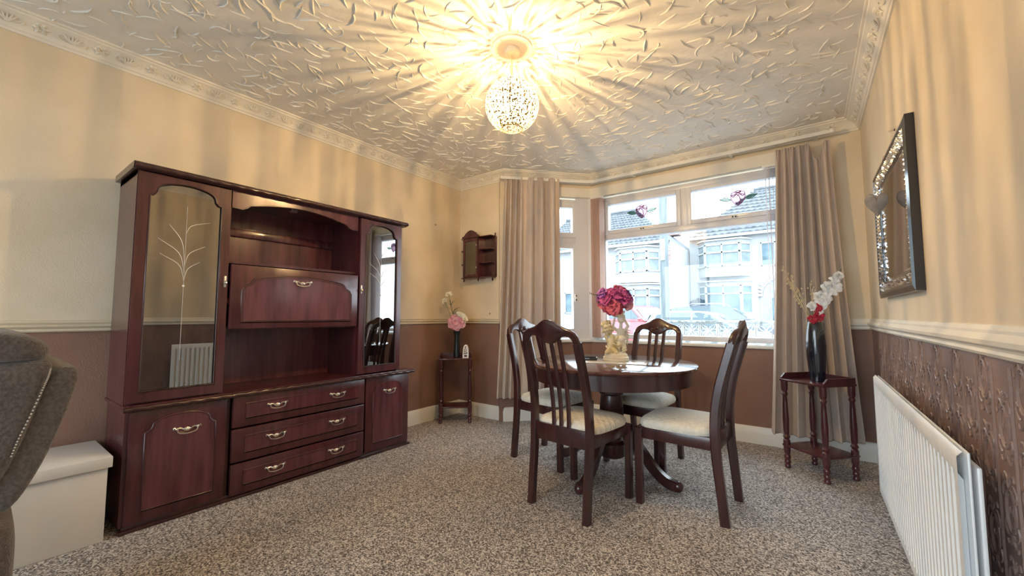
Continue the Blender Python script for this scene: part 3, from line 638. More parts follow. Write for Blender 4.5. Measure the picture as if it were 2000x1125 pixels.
# ================================================================ DINING CHAIRS (face +y in their own frame)
def backy(z): t = max(0, (z-.44)/.60); return -.200 - .105*t**1.25 + .012*math.sin(t*PI*1.6)
def make_chair():
    ch = thing('dining_chair', 'x', 'chair', group='mahogany dining chairs round the table')
    sec = [(a*.019, b*.023) for a, b in ((-1,-.7),(-.7,-1),(.7,-1),(1,-.7),(1,.7),(.7,1),(-.7,1),(-1,.7))]
    for s in (-1, 1):
        p = [(s*.185,-.235,0),(s*.185,-.222,.15),(s*.186,-.205,.32),(s*.188,-.200,.44)] + [(s*(.188-.012*((z-.44)/.5)), backy(z), z) for z in (.52,.60,.70,.80,.88,.925)]
        MB().sweep(bez(p, 3), sec, up=(0,1,0)).build('back_leg', DM, ch)
        MB().sweep([(s*.195,.205,0),(s*.197,.205,.20),(s*.199,.205,.425)], [(a*1.0, b*.9) for a, b in sec], up=(0,1,0)).build('front_leg', DM, ch)
        MB().box(s*.186-.011, s*.186+.011, -.20, .20, .365, .432, 0, .003).build('seat_rail', DM, ch)
    MB().box(-.185,.185,.192,.216,.365,.432,0,.003).build('seat_rail', DM, ch); MB().box(-.178,.178,-.212,-.188,.360,.455,0,.003).build('seat_rail', DM, ch)
    # crest: camel back outline bent to the line of the posts
    top = [(-.217,.905),(-.217,.93),(-.208,.958),(-.190,.980),(-.160,.995),(-.120,1.004),(-.080,1.018),(-.040,1.040),(-.012,1.048)]
    bot = [(-.178,.905),(-.176,.925),(-.166,.944),(-.148,.957),(-.120,.960),(-.088,.955),(-.060,.935),(-.030,.921),(-.010,.917)]
    top = [(u*.895, z) for u, z in top]; bot = [(u*.895, z) for u, z in bot]; top += [(-u, z) for u, z in top[::-1]]; bot += [(-u, z) for u, z in bot[::-1]]; n = len(top); mb = MB(); V = []
    for d, k in ((.016, .0), (.009, .16), (-.009, .16), (-.016, .0)):
        for (u, z), (u2, z2) in zip(top, bot):
            kk = .12 if k == 0. else 0.
            V.append((lerp(u, u2, kk), backy(lerp(z, z2, kk))+d, lerp(z, z2, kk)))
        for (u, z), (u2, z2) in zip(top, bot):
            kk = .12 if k == 0. else 0.
            V.append((lerp(u2, u, kk), backy(lerp(z2, z, kk))+d, lerp(z2, z, kk)))
    F = []
    for L in range(3):
        for i in range(n-1):
            F.append((L*2*n+i, L*2*n+i+1, (L+1)*2*n+i+1, (L+1)*2*n+i)); F.append((L*2*n+n+i, L*2*n+n+i+1, (L+1)*2*n+n+i+1, (L+1)*2*n+n+i))
        for i in (0, n-1): F.append((L*2*n+i, L*2*n+n+i, (L+1)*2*n+n+i, (L+1)*2*n+i))
    for L in (0, 3): F += [(L*2*n+i, L*2*n+i+1, L*2*n+n+i+1, L*2*n+n+i) for i in range(n-1)]
    cr = mb.add(V, F).build('crest_rail', DM, ch, ang=50)
    cv = MB()
    for k in range(7):
        a = -1.2+.4*k; cv.tube(bez([(0, backy(.955)+.016, .950), (.018*math.sin(a), backy(.965)+.020, .950+.020*math.cos(a)), (.030*math.sin(a), backy(.98)+.017, .950+.036*math.cos(a))], 3), [.0015,.003,.004,.0045,.0045,.003,.001], 5)
    for s in (-1, 1): cv.tube(bez([(s*.004,backy(.95)+.016,.945),(s*.03,backy(.945)+.018,.938),(s*.05,backy(.955)+.018,.955),(s*.042,backy(.965)+.018,.966),(s*.034,backy(.96)+.017,.958)], 3), .003, 5)
    cv.build('shell_carving', DM, cr)
    for u in (-.055, 0., .055):
        p = [(u*(.92+.12*(z-.43)/.5), backy(z)+.006, z) for z in (.43,.50,.58,.66,.74,.82,.88,.94)]
        MB().sweep(bez(p, 3), [(a*.0125, b*.006) for a, b in ((-1,-.6),(-.7,-1),(.7,-1),(1,-.6),(1,.6),(.7,1),(-.7,1),(-1,.6))], up=(0,1,0)).build('back_slat', DM, ch)
    # drop-in seat: domed pad
    def pad(u, v):
        th = 2*PI*u; q = .34; cx, sy = math.cos(th), math.sin(th)
        ex = math.copysign(abs(cx)**q, cx); ey = math.copysign(abs(sy)**q, sy); wx = .212 if ey > 0 else .212-.012*(-ey)
        prof = [(1.0-.03,.430),(1.0,.445),(.99,.462),(.94,.476),(.80,.487),(.5,.495),(.02,.498)]; f = v*(len(prof)-1); i = min(int(f), len(prof)-2); t = f-i
        r = lerp(prof[i][0], prof[i+1][0], t); z = lerp(prof[i][1], prof[i+1][1], t)
        return (ex*wx*r, .012+ey*.205*r, z)
    MB().grid(48, 7, pad, closed=True).build('seat_pad', M['seat_cloth'], ch, ang=80, label='cream quilted seat pad')
    return ch
chair = make_chair(); first = True
for x, y, a, lb in ((-1.118,2.219,-7,'mahogany dining chair facing the window with its back to the room'), (-1.600,2.715,-96.5,'mahogany dining chair with a carved crest beside the long left curtain'),
                    (-.612,2.560,87.5,'mahogany dining chair seen side on between the table and the radiator'), (-1.034,3.072,173,'mahogany dining chair pushed under the table in front of the wide window')):
    c = chair if first else copy_tree(chair); first = False
    c.location = (x, y, 0); c.rotation_euler = (0, 0, math.radians(a)); c['label'] = lb
# ================================================================ THINGS ON THE TABLE
MB().box(-.20,.20,-.13,.13,0,.006,0,.002).xf(T(-1.08,2.70,.7505) @ RZ(math.radians(14))).build('table_mat', M['mat_cream'], label='glossy cream rectangular mat under the cherub vase', cat='table mat')
rm = thing('gadget_case', 'small black box lying on the cream mat', 'box', (-1.268, 2.655, .757), math.radians(20))
MB().box(-.058,.058,-.024,.024,0,.022,0,.006).build('body', M['black_gloss'], rm); MB().box(-.050,.050,-.018,.018,.022,.0245,0,.001).build('face_panel', M['black_gap'], rm)
# cherub vase: two plump putti, fruit and a bowl over a round foot; modelled from blended volumes
SX, SY, SZ = -1.105, 2.745, .757
vz = thing('cherub_vase', 'cream cherub sculpture vase holding magenta flowers on the table', 'sculpture', (SX, SY, SZ), math.radians(36))
MB().lathe([(.088,0),(.090,.008),(.086,.014),(.088,.024),(.080,.030),(.078,.044),(.070,.050),(.060,.056)], 28).build('foot', M['stone_cream'], vz)
def blend(parts, vox, name, m, parent, sm=6):
    mb = MB()
    for p in parts:
        if len(p) == 2: mb.sphere(p[0], p[1], 12, 8)
        else:
            a, b, r0, r1 = Vector(p[0]), Vector(p[1]), p[2], p[3]; k = max(3, int((b-a).length/(.6*min(r0, r1)))+1)
            for i in range(k+1): mb.sphere(a.lerp(b, i/k), lerp(r0, r1, i/k), 10, 7)
    o = mb.build(name, m, parent, ang=180); r = o.modifiers.new('blend', 'REMESH'); r.mode = 'VOXEL'; r.voxel_size = vox; r.use_smooth_shade = True
    s = o.modifiers.new('soften', 'SMOOTH'); s.factor = .5; s.iterations = sm; return o
# standing cherub on the right: legs, belly, chest, raised arms, head, wing
blend([((.018,-.004,.052),(.012,-.020,.090),.012,.016),((.012,-.020,.090),(.024,-.002,.130),.016,.022),((.054,.010,.052),(.058,-.006,.090),.012,.016),((.058,-.006,.090),(.047,0,.130),.016,.022),((.016,-.018,.054),(.010,.012,.008)),((.058,-.006,.054),(.011,.014,.008)),
       ((.036,-.010,.150),(.032,.029,.027)),((.035,-.002,.188),(.029,.023,.028)),((.035,0,.212),(.034,.017,.013)),((.037,0,.220),(.039,0,.265),.013,.012),
       ((.066,0,.212),(.086,-.010,.238),.012,.010),((.086,-.010,.238),(.058,-.010,.292),.010,.008),((.005,0,.212),(-.022,-.014,.236),.012,.010),((-.022,-.014,.236),(-.008,-.010,.292),.010,.008)], .0034, 'standing_cherub', M['stone_cream'], vz, 3)
hd = blend([((.040,-.004,.288), (.028,.028,.030)),((.040,-.030,.283),(.005,.005,.005)),((.030,-.026,.276),(.009,.007,.008)),((.050,-.026,.276),(.009,.007,.008)),((.040,-.024,.270),(.010,.008,.006)),((.066,-.004,.286),(.005,.008,.009))], .0035, 'cherub_head', M['stone_cream'], vz, 4)
cl = MB(); rr = random.Random(3)
for k in range(34):
    a = rr.uniform(0, 2*PI); e = rr.uniform(.1, 1.5); cl.sphere((.040+.029*math.cos(a)*math.cos(e), .003+.029*math.sin(a)*math.cos(e), .290+.031*math.sin(e)), rr.uniform(.006,.010), 7, 5)
cl.build('curls', M['stone_cream'], hd, ang=180)
wg = MB()
for k in range(6):
    a = -.15-.13*k; wg.tube(bez([(.055,.02,.212-.004*k),(.085,.03,.212-.012*k),(.118-.006*k,.03,.205-.020*k)], 4), [.006,.009,.011,.012,.012,.011,.009,.006,.002], 6, flat=.45)
wg.build('wing', M['stone_cream'], vz)
# seated cherub, leaves and fruit on the left
blend([((-.030,-.01,.055),(-.036,-.01,.110),.034,.030),((-.036,-.01,.110),(-.030,-.01,.145),.028,.024),((-.030,-.015,.165),(.021,.020,.022)),((-.055,-.03,.075),(-.075,-.04,.060),.018,.014),((-.02,-.04,.075),(-.01,-.06,.060),.018,.014),
       ((-.054,-.01,.135),(-.075,-.01,.165),.012,.010),((-.075,-.01,.165),(-.062,-.01,.205),.010,.009),((-.008,-.01,.135),(.010,-.02,.165),.012,.010)], .0045, 'seated_cherub', M['stone_gold'], vz)
fr = MB()
for k in range(80):
    a = rr.uniform(0, 2*PI); e = rr.uniform(-1.5, 1.5); s = rr.uniform(.8, 1.05)
    fr.sphere((-.062+.042*s*math.cos(a)*math.cos(e), -.008+.034*s*math.sin(a)*math.cos(e), .228+.048*s*math.sin(e)), rr.uniform(.007,.011), 7, 5)
fr.sphere((-.062,-.008,.228),(.036,.028,.042),12,8)
fr.build('fruit_cluster', M['stone_gold'], vz, ang=180)
lf = MB()
for k in range(18):
    a = rr.uniform(0, 2*PI); z = rr.uniform(.05,.11); r0 = .062-.15*(z-.05)
    lf.tube(bez([(r0*.7*math.cos(a), r0*.7*math.sin(a), z), (r0*1.1*math.cos(a+.2), r0*1.1*math.sin(a+.2), z+.018), (r0*1.15*math.cos(a+.6), r0*1.15*math.sin(a+.6), z+.006)], 4), [.003,.007,.009,.010,.010,.009,.007,.004,.002], 6, flat=.5)
lf.build('scroll_leaf', M['stone_gold'], vz)
MB().lathe([(.0001,.300),(.022,.302),(.040,.315),(.052,.335),(.055,.347),(.051,.347),(.036,.322),(.0001,.312)], 22, (.014,.0,0), cap=False).build('bowl', M['stone_cream'], vz)
# ---- flower heads
def bloom(mb, r, layers, rn, petals=7):   # cupped, ruffled petals in rings that open outwards
    for L in range(layers):
        f = (L+1)/layers; tilt = lerp(1.35, .05, f**.8); n = max(3, int(lerp(petals*.55, petals*1.05, f))); ph = rn.uniform(0, 6)
        for k in range(n):
            a = 2*PI*k/n+ph+rn.uniform(-.2,.2); pr = r*lerp(.50, 1.0, f)*rn.uniform(.82,1.12); w_ = pr*lerp(.50,.60,f)*rn.uniform(.85,1.15); tl = tilt+rn.uniform(-.22,.22); q1 = rn.uniform(0,6)
            ca, sa = math.cos(a), math.sin(a); V = []
            for i in range(7):
                for j in (-1, -.5, 0, .5, 1):
                    t = i/6*(1-.13*j*j) ; curl = max(0, t-.62)*1.4
                    rad = pr*(t*math.cos(tl)+curl*curl*.8) + r*.03; z = pr*(t*math.sin(tl)*(1-.25*curl) + .16*math.sin(PI*t)*(1-f*.5) - .28*curl*curl)
                    ww = w_*math.sqrt(max(.03, 1-((i/6-.58)/.60)**2)); rf = pr*.07*t*math.sin(q1+j*4.5+t*2); cup = abs(j)**1.6*pr*.18*(1-.6*curl)
                    V.append((ca*(rad-cup*math.sin(tl)) - sa*ww*j, sa*(rad-cup*math.sin(tl)) + ca*ww*j, z + cup*math.cos(tl) + rf))
            mb.add(V, [(i*5+j, i*5+j+1, (i+1)*5+j+1, (i+1)*5+j) for i in range(6) for j in range(4)])
    return mb
def look(p, d):   # matrix at p with z along d
    z = Vector(d).normalized(); q = z.to_track_quat('Z', 'Y'); return T(*p) @ q.to_matrix().to_4x4()
rn = random.Random(11)
def flower(name, label, cat, head, d, r, m, root, layers=4, petals=7, group=None, leaves=0, stem_m='stem_green', squash=1.0):
    t = thing(name, label, cat, root, group=group); h = Vector(head)-Vector(root)
    bloom(MB(), r, layers, rn, petals).xf(look(h, d) @ Matrix.Diagonal((1,1,squash,1))).build('bloom', M[m], t, ang=180)
    MB().tube(bez([(0,0,0), h*.55+Vector((0,0,.01)), h-Vector(d).normalized()*r*.05], 5), .0022, 5).build('stem', M[stem_m], t)
    for k in range(leaves):
        a = rn.uniform(0, 6.3); b = h*rn.uniform(.45,.85); e = b+Vector((math.cos(a)*.05, math.sin(a)*.05, .02)); leaf_blade(t, b, e, .011)
    return t
def leaf_blade(parent, a, b, w_, m='leaf_green', name='leaf'):
    a, b = Vector(a), Vector(b); d = b-a; s = d.cross(Vector((0,0,1))); s = s.normalized() if s.length > 1e-6 else Vector((1,0,0)); up = s.cross(d).normalized(); V = []
    for i in range(6):
        t = i/5; c = a+d*t+up*math.sin(PI*t)*d.length*.12; ww = w_*math.sin(PI*min(1., .08+.92*t))**.8*(1 if i < 5 else .05)
        V += [c-s*ww+up*ww*.3, c, c+s*ww+up*ww*.3]
    return MB().add(V, [(i*3+j, i*3+j+1, (i+1)*3+j+1, (i+1)*3+j) for i in range(5) for j in range(2)]).build(name, M[m], parent, ang=80)
RT = (SX-.01, SY-.008, SZ+.318); VW = Vector((math.cos(math.radians(36)), math.sin(math.radians(36)), 0)); VF = Vector((-VW.y, VW.x, 0))   # right and away, as the vase stands
def vp(a, b, c): return tuple(Vector((SX, SY, SZ)) + VW*a + VF*b + Vector((0,0,c)))
G1 = 'silk flowers in the cherub vase'
for m, a, b, c, r, d, lb in (('petal_red', -.038,-.055,.392,.076,(-.2,-.9,.25),'crimson silk peony facing out above the cherubs'), ('petal_magenta', -.062,-.030,.445,.064,(-.5,-.6,.6),'magenta silk peony high in the cherub vase bouquet'),
        ('petal_magenta', .030,-.045,.450,.068,(.3,-.7,.6),'large magenta silk peony right of the crimson peony'), ('petal_violet', -.098,-.020,.470,.042,(-.7,-.3,.6),'small violet silk bud at the edge of the bouquet'),
        ('petal_red', .028,0,.500,.044,(.1,-.4,.9),'small red silk bloom topping the bouquet'), ('petal_violet', .092,-.01,.450,.046,(.9,-.3,.4),'violet silk bloom beside the green leaf'),
        ('petal_pink', .076,-.035,.405,.050,(.5,-.8,.1),'dusty pink silk bloom drooping over the cherub'), ('petal_magenta', -.082,-.045,.395,.044,(-.8,-.6,.0),'magenta silk bloom low on the bouquet side'), ('petal_magenta', 0,.03,.455,.055,(0,.5,.8),'magenta silk bloom at the back of the bouquet')):
    dd = VW*d[0]-VF*(-d[1])*1.0 if False else VW*d[0]+VF*d[1]+Vector((0,0,d[2]))
    flower('silk_peony', lb, 'flower', vp(a,b,c), dd, r, m, RT, layers=5, petals=8, group=G1)
sp = thing('leaf_sprig', 'green leaf sprig standing up in the magenta bouquet', 'leaf sprig', RT, group=G1)
o0 = Vector(RT)
leaf_blade(sp, Vector(vp(.05,-.02,.46))-o0, Vector(vp(.115,-.03,.495))-o0, .012); leaf_blade(sp, Vector(vp(.04,-.02,.46))-o0, Vector(vp(.095,-.02,.515))-o0, .010)
leaf_blade(sp, Vector(vp(-.09,-.03,.43))-o0, Vector(vp(-.135,-.04,.395))-o0, .012); leaf_blade(sp, Vector(vp(-.08,-.01,.45))-o0, Vector(vp(-.12,-.02,.45))-o0, .014)
MB().tube([(0,0,0), Vector(vp(.04,-.02,.46))-o0], .002, 5).tube([(0,0,0), Vector(vp(-.08,-.02,.44))-o0], .002, 5).build('stem', M['stem_green'], sp)
sg = thing('seed_sprig', 'thin dark seed sprig poking sideways out of the magenta bouquet', 'sprig', RT, group=G1)
q = bez([(0,0,0), Vector(vp(-.09,-.02,.43))-o0, Vector(vp(-.185,-.04,.470))-o0], 8); mb = MB().tube(q, .0012, 4); mb.build('stem', M['stem_green'], sg)
mb = MB()
for k in range(9): p = q[-1-k]; [mb.sphere(p+Vector((0,0,s*.004)), .0032, 6, 4) for s in (-1, 1)] if k < 7 else None
mb.build('seed', M['leaf_green'], sg)
# ================================================================ SIDE STANDS (front edge along local -y)
def make_stand(label, loc, rz, w, d, zt):
    s = thing('plant_stand', label, 'side table', loc, rz, group='turned leg mahogany plant stands')
    MB().box(-w/2-.022, w/2+.022, -d/2-.022, d/2+.022, zt-.016, zt, 0, .005).build('stand_top', MH, s)
    g = MB(); 
    def rail(p, q, e0, e1):   # gallery rail with a swept end
        p, q = Vector(p), Vector(q); t = (q-p).normalized(); nrm = Vector((-t.y, t.x)); poly = []
        hs = [e0]+[max(e0, e1) if 0 < i < 8 else (e1 if i == 8 else e0) for i in range(1, 9)]
        for i, h in enumerate(hs):
            c = p+(q-p)*(i/8)
            poly.append((c, h))
        V = []
        for c, h in poly:
            for o in (-.006, .006): V += [(c.x+nrm.x*o, c.y+nrm.y*o, zt-.002), (c.x+nrm.x*o, c.y+nrm.y*o, zt+h)]
        F = []
        for i in range(8): b = i*4; F += [(b,b+4,b+5,b+1),(b+2,b+3,b+7,b+6),(b+1,b+5,b+7,b+3)]
        F += [(0,1,3,2),(32,34,35,33)]; g.add(V, F)
    rail((-w/2-.014, d/2+.012), (w/2+.014, d/2+.012), .038, .038); rail((-w/2-.014, -d/2-.012), (-w/2-.014, d/2+.012), .008, .038); rail((w/2+.014, -d/2-.012), (w/2+.014, d/2+.012), .008, .038)
    g.build('gallery', MH, s, smooth=False)
    MB().box(-w/2-.020, w/2+.020, -d/2-.020, d/2+.020, .150, .164, 0, .004).build('lower_shelf', MH, s)
    P = [(.010,0),(.015,.004),(.016,.016),(.012,.026),(.016,.036),(.016,.050),(.012,.058),(.017,.070),(.017,.085),(.012,.094),(.016,.105),(.018,.125),(.018,.19),(.012,.20),(.019,.215),(.012,.232),(.015,.25),(.0165,.34),(.013,.46),(.011,.50),(.017,.515),(.012,.53),(.017,.545),(.018,zt-.016)]
    me = MB().lathe([(r*1.2, z) for r, z in P], 14).mesh('turned_leg', MH)
    for a in (-1, 1):
        for b in (-1, 1): link('leg', me, s, (a*w/2, b*d/2, 0))
    return s
ST1 = (-2.955, 3.055); ST2 = (.022, 3.515); ZS1, ZS2 = .640, .622
make_stand('small mahogany plant stand in the corner under the wall cabinet', (*ST1, 0), math.radians(43), .29, .19, ZS1)
make_stand('mahogany plant stand in front of the right curtain beside the radiator', (*ST2, 0), math.radians(-41), .285, .235, ZS2)
# ---- corner stand: vase, white ornament, flowers
V1 = (-2.935, 3.045, ZS1)
MB().lathe([(.026,0),(.032,.004),(.033,.03),(.030,.12),(.027,.19),(.031,.235),(.036,.27),(.033,.27),(.027,.235),(.0001,.20)], 22, cap=False).xf(T(*V1)).build('tall_vase', M['vase_green_black'], label='slim dark vase on the corner plant stand', cat='vase')
on = thing('pierced_ornament', 'small white arched ornament with dark cut-outs beside the slim vase', 'ornament', (-2.845, 3.085, ZS1), math.radians(36))
MB().prism([(-.030,0),(.030,0),(.031,.03),(.026,.10),(.016,.128),(0,.136),(-.016,.128),(-.026,.10),(-.031,.03)], .032, lambda u, v, d: (u, d-.016, v)).build('body', M['ceramic_white'], on)
h = MB(); 
for u, z in ((-.012,.062),(.003,.062),(-.012,.080),(.005,.080),(-.004,.098),(.012,.05),(-.014,.044),(.0,.044),(-.002,.112)): h.box(u-.005, u+.006, -.0175, -.0155, z-.005, z+.006)
h.box(-.014, .014, -.0175, -.0155, .012, .030); h.build('cut_out', M['hole_dark'], on, smooth=False)
G2 = 'silk flowers in the slim dark vase'; R1 = (V1[0], V1[1], V1[2]+.215)
def v1(a, c, b=-.02): return tuple(Vector((V1[0], V1[1], 0)) + VW*a + VF*b + Vector((0,0,c)))
flower('silk_rose', 'large pink silk rose over the rim of the slim dark vase', 'flower', v1(.0,1.000,-.06), -VF+Vector((0,0,.25)), .072, 'petal_pink', R1, 5, 8, G2)
flower('silk_rose', 'pale cream silk rose behind the large pink rose', 'flower', v1(.050,1.045), VW*.4-VF*.6+Vector((0,0,.5)), .062, 'petal_cream', R1, 4, 7, G2)
flower('silk_rose', 'pale cream silk bloom low beside the pink rose', 'flower', v1(.055,.985), VW*.6-VF*.6, .045, 'petal_cream', R1, 3, 6, G2)
flower('silk_lily', 'topmost cream silk lily in the corner bouquet', 'flower', v1(-.082,1.285), VW*-.1-VF*.5+Vector((0,0,.8)), .042, 'petal_cream', R1, 2, 5, G2)
flower('silk_lily', 'cream silk lily just under the topmost lily', 'flower', v1(-.125,1.225), VW*-.5-VF*.5+Vector((0,0,.6)), .038, 'petal_cream', R1, 2, 5, G2)
lt = thing('leaf_branch', 'dark green leafy branch among the cream lilies', 'branch', R1, group=G2); o1 = Vector(R1)
def l1(a, c, b=-.02): return Vector(v1(a, c, b))-o1
q = bez([(0,0,0), l1(-.03,1.06), l1(-.055,1.15), l1(-.075,1.23)], 5); MB().tube(q, .003, 5).build('stem', M['leaf_green'], lt)
for a, c, e, f, w_ in ((-.03,1.05,.015,1.13,.014),(-.04,1.10,.045,1.155,.014),(-.045,1.12,-.11,1.15,.010),(-.06,1.16,-.015,1.23,.016),(-.055,1.15,-.09,1.20,.012),(-.02,1.04,-.075,1.075,.010),(-.03,1.07,.0,1.16,.012)): leaf_blade(lt, l1(a, c), l1(e, f), w_)
mb = MB(); mb.tube(bez([l1(-.02,1.04), l1(-.10,1.13), l1(-.19,1.17)], 5), .0016, 4); mb.tube(bez([l1(-.05,1.08), l1(-.12,1.14), l1(-.15,1.19)], 5), .0014, 4); mb.build('twig', M['dry_straw'], lt)
# ---- window stand: black vase, orchids, red blooms, dry grass
V2 = (.030, 3.495, ZS2)
MB().lathe([(.036,0),(.042,.004),(.048,.06),(.056,.16),(.058,.24),(.052,.33),(.043,.39),(.040,.405),(.036,.405),(.040,.385),(.048,.30),(.0001,.28)], 26, cap=False).xf(T(*V2)).build('floor_vase', M['vase_black'], label='tall glossy black vase on the plant stand by the right curtain', cat='vase')
G3 = 'silk flowers in the glossy black vase'; R2 = (V2[0], V2[1], V2[2]+.30); o2 = Vector(R2)
def v2(a, c, b=-.02): return tuple(Vector((V2[0], V2[1], 0)) + VW*a + VF*b + Vector((0,0,c)))
def l2(a, c, b=-.02): return Vector(v2(a, c, b))-o2
oc = thing('orchid_spray', 'arching spray of white silk orchids in the black vase', 'flower', R2, group=G3)
ob = [(.030,1.155,.036),(.015,1.195,.036),(.060,1.185,.040),(.045,1.225,.038),(.085,1.235,.038),(.105,1.275,.036),(.130,1.265,.034),(.125,1.315,.034),(.150,1.330,.030),(.165,1.352,.024),(.075,1.265,.034)]
for a, c, r in ob: bloom(MB(), r, 2, rn, 5).xf(look(l2(a, c, -.03), -VF*.8+VW*rn.uniform(-.4,.4)+Vector((0,0,rn.uniform(-.1,.5))))).build('orchid_bloom', M['petal_white'], oc, ang=180)
MB().tube(bez([(0,0,0), l2(.03,1.10), l2(.09,1.21), l2(.15,1.31), l2(.185,1.39)], 6), .0025, 5).tube(bez([l2(.15,1.31), l2(.178,1.28), l2(.165,1.22)], 4), .0018, 4).build('stem', M['stem_green'], oc)
for i, (a, c, r, m, nm) in enumerate(((-.015,1.125,.030,'petal_crimson','crimson silk carnation high beside the white orchids'),(-.005,1.070,.034,'petal_crimson','crimson silk carnation above the black vase rim'),(-.045,1.045,.026,'petal_crimson','small crimson silk carnation low at the black vase rim'),(.005,1.10,.026,'petal_white','small white silk bloom between the crimson carnations'),(-.045,1.135,.030,'petal_white','white silk bloom beside the dry grass'))):
    flower('silk_carnation', nm, 'flower', v2(a, c, -.045), -VF+Vector((0,0,.3)), r, m, R2, 4, 7, G3)
dg = thing('dry_grass', 'pale dry grass fanning out of the black vase', 'dried grass', R2, group=G3); st_, sd = MB(), MB()
for tip in ((-.215,1.395),(-.185,1.30),(-.165,1.335),(-.12,1.26),(-.035,1.295),(-.02,1.245),(-.15,1.21),(-.20,1.345)):
    q = bez([(0,0,0), l2(tip[0]*.35-.01, 1.02+(tip[1]-1.02)*.28), l2(*tip)], 10); st_.tube(q, .0020, 4)
    for k in range(7):
        p = q[-1-k]; e = p+Vector((rn.uniform(-.018,.018), rn.uniform(-.018,.018), rn.uniform(.0,.024))); st_.tube([p, e], .0012, 3); sd.sphere(e, (.0036,.0036,.0070), 5, 4)
for k in range(10): a = rn.uniform(-.09,.05); e = l2(a, rn.uniform(1.02,1.08), -.06); st_.tube([l2(0,1.04), e], .0014, 4)
st_.build('stem', M['dry_straw'], dg); sd.build('seed_head', M['dry_straw'], dg)
# ================================================================ WALL CABINET (hangs on the short corner wall)
wc = thing('wall_cabinet', 'small mahogany wall cabinet with a glass door and side shelves', 'wall cabinet', (-2.865, YR, 1.46)); HC = .45
def wb(mb, name, m=MH, parent=wc, **kw): return mb.build(name, m, parent, **kw)
# x from -.16..+.08 is the cupboard, open shelves either side
wb(MB().box(-.155,-.145,-.115,-.004,.015,HC).box(.055,.066,-.115,-.004,.015,HC).box(-.155,.066,-.115,-.004,.008,.020).box(-.155,.066,-.115,-.004,HC-.010,HC), 'carcass', smooth=False)
wb(MB().box(-.20,.222,-.010,-.002,.02,HC), 'back_board', M['dark_mahogany'], smooth=False)
pd = [(-.165,HC),(.072,HC),(.072,HC+.018),(.050,HC+.022),(.028,HC+.048),(-.010,HC+.072),(-.045,HC+.080),(-.080,HC+.072),(-.118,HC+.048),(-.140,HC+.022),(-.165,HC+.018)]
wb(MB().prism(pd, .014, lambda u, v, d: (u, -.126+d, v)), 'pediment')
wb(MB().box(-.168,.076,-.130,-.004,HC-.006,HC+.006,0,.003), 'cornice_strip')
dr = wb(MB().box(-.150,-.122,-.128,-.114,.022,HC-.012,0,.003).box(.034,.060,-.128,-.114,.022,HC-.012,0,.003).box(-.122,.034,-.128,-.114,.022,.052,0,.003).box(-.122,.034,-.128,-.114,HC-.045,HC-.012,0,.003), 'door')
wb(MB().box(-.124,.036,-.122,-.119,.050,HC-.043), 'pane', M['small_cab_glass'], dr, smooth=False)
wb(MB().sphere((.046,-.134,.36),(.004,.006,.010),8,5).sphere((.046,-.134,.12),(.004,.006,.010),8,5), 'hinge', M['nickel'], dr)
for z in (.15, .30): wb(MB().box(-.145,.055,-.10,-.008,z,z+.008), 'inner_shelf', smooth=False)
def qshelf(s, x0, z, r): return MB().prism([(0,0)]+[(r*math.cos(a), .108*math.sin(a)) for a in [PI/2*i/8 for i in range(9)]], .009, lambda u, v, d: (x0+s*u, -.008-v, z+d))
for z in (.012, .160, .310, .445):
    wb(qshelf(-1, -.155, z, .085), 'side_shelf')
for z in (.012, .165, .310, .448): wb(MB().box(.066,.215,-.100,-.006,z,z+.010,0,.003), 'side_shelf')
wb(MB().box(.205,.216,-.030,-.006,.012,HC+.010), 'end_board', smooth=False)
FN = MB().lathe([(.004,0),(.010,.004),(.006,.012),(.011,.022),(.007,.034),(.002,.044)], 10).mesh('finial', MH)
link('finial', FN, wc, (.211,-.018,HC+.008), (0,0,0), (.8,.8,.8))
for x, y in ((-.146,-.112),(.058,-.112),(.211,-.06)): link('finial', FN, wc, (x,y,.014), (PI,0,0))
# ================================================================ CURTAINS, TRACK AND BLINDS
def curtain(name, label, path_top, path_bot, z0, z1, folds, amp0, amp1, hem=0., swag=None, seed=1, head=.09):
    r = random.Random(seed); nu, nv = folds*16+1, 44
    ph = [r.uniform(-.5,.5) for _ in range(folds+2)]; am = [r.uniform(.55,1.25) for _ in range(folds+2)]
    tp, bp = [Vector(p) for p in path_top], [Vector(p) for p in path_bot]
    def at(P, u):
        f = u*(len(P)-1); i = min(int(f), len(P)-2); return P[i].lerp(P[i+1], f-i), (P[i+1]-P[i]).normalized()
    def fn(u, v):
        zt = z1 + (swag(u) if swag else 0); z = lerp(zt, z0 + hem*math.sin(u*9), v); s = min(1, (zt-z)/head/1.0)
        a, ta = at(tp, u); b, tb_ = at(bp, u); c = a.lerp(b, v**1.3); t = ta.lerp(tb_, v).normalized(); nrm = Vector((t.y, -t.x, 0))
        k = u*folds; i = int(min(k, folds-1)); e = am[i]+(am[i+1]-am[i])*(k-i)
        wv = math.sin(2*PI*k + ph[i]*(1-(2*(k-i)-1)**2)*v); wv = math.tanh(1.5*wv)/.905
        amp = lerp(amp0, amp1, min(1, v*1.6))*e
        pinch = math.sin(2*PI*k*2.5)*.010*max(0, 1-(zt-z)/(head*1.4))
        return c + nrm*(wv*amp*(.45+.55*s)+pinch) + t*(.35*amp*math.sin(4*PI*k)*v) + Vector((0,0,z))
    o = MB().grid(nu, nv, fn).build(name, M['curtain_cloth'], ang=180, label=label, cat='curtain')
    sd_ = o.modifiers.new('thickness', 'SOLIDIFY'); sd_.thickness = .003; sd_.offset = 0
    ss = o.modifiers.new('soften', 'SUBSURF'); ss.levels = ss.render_levels = 1; return o
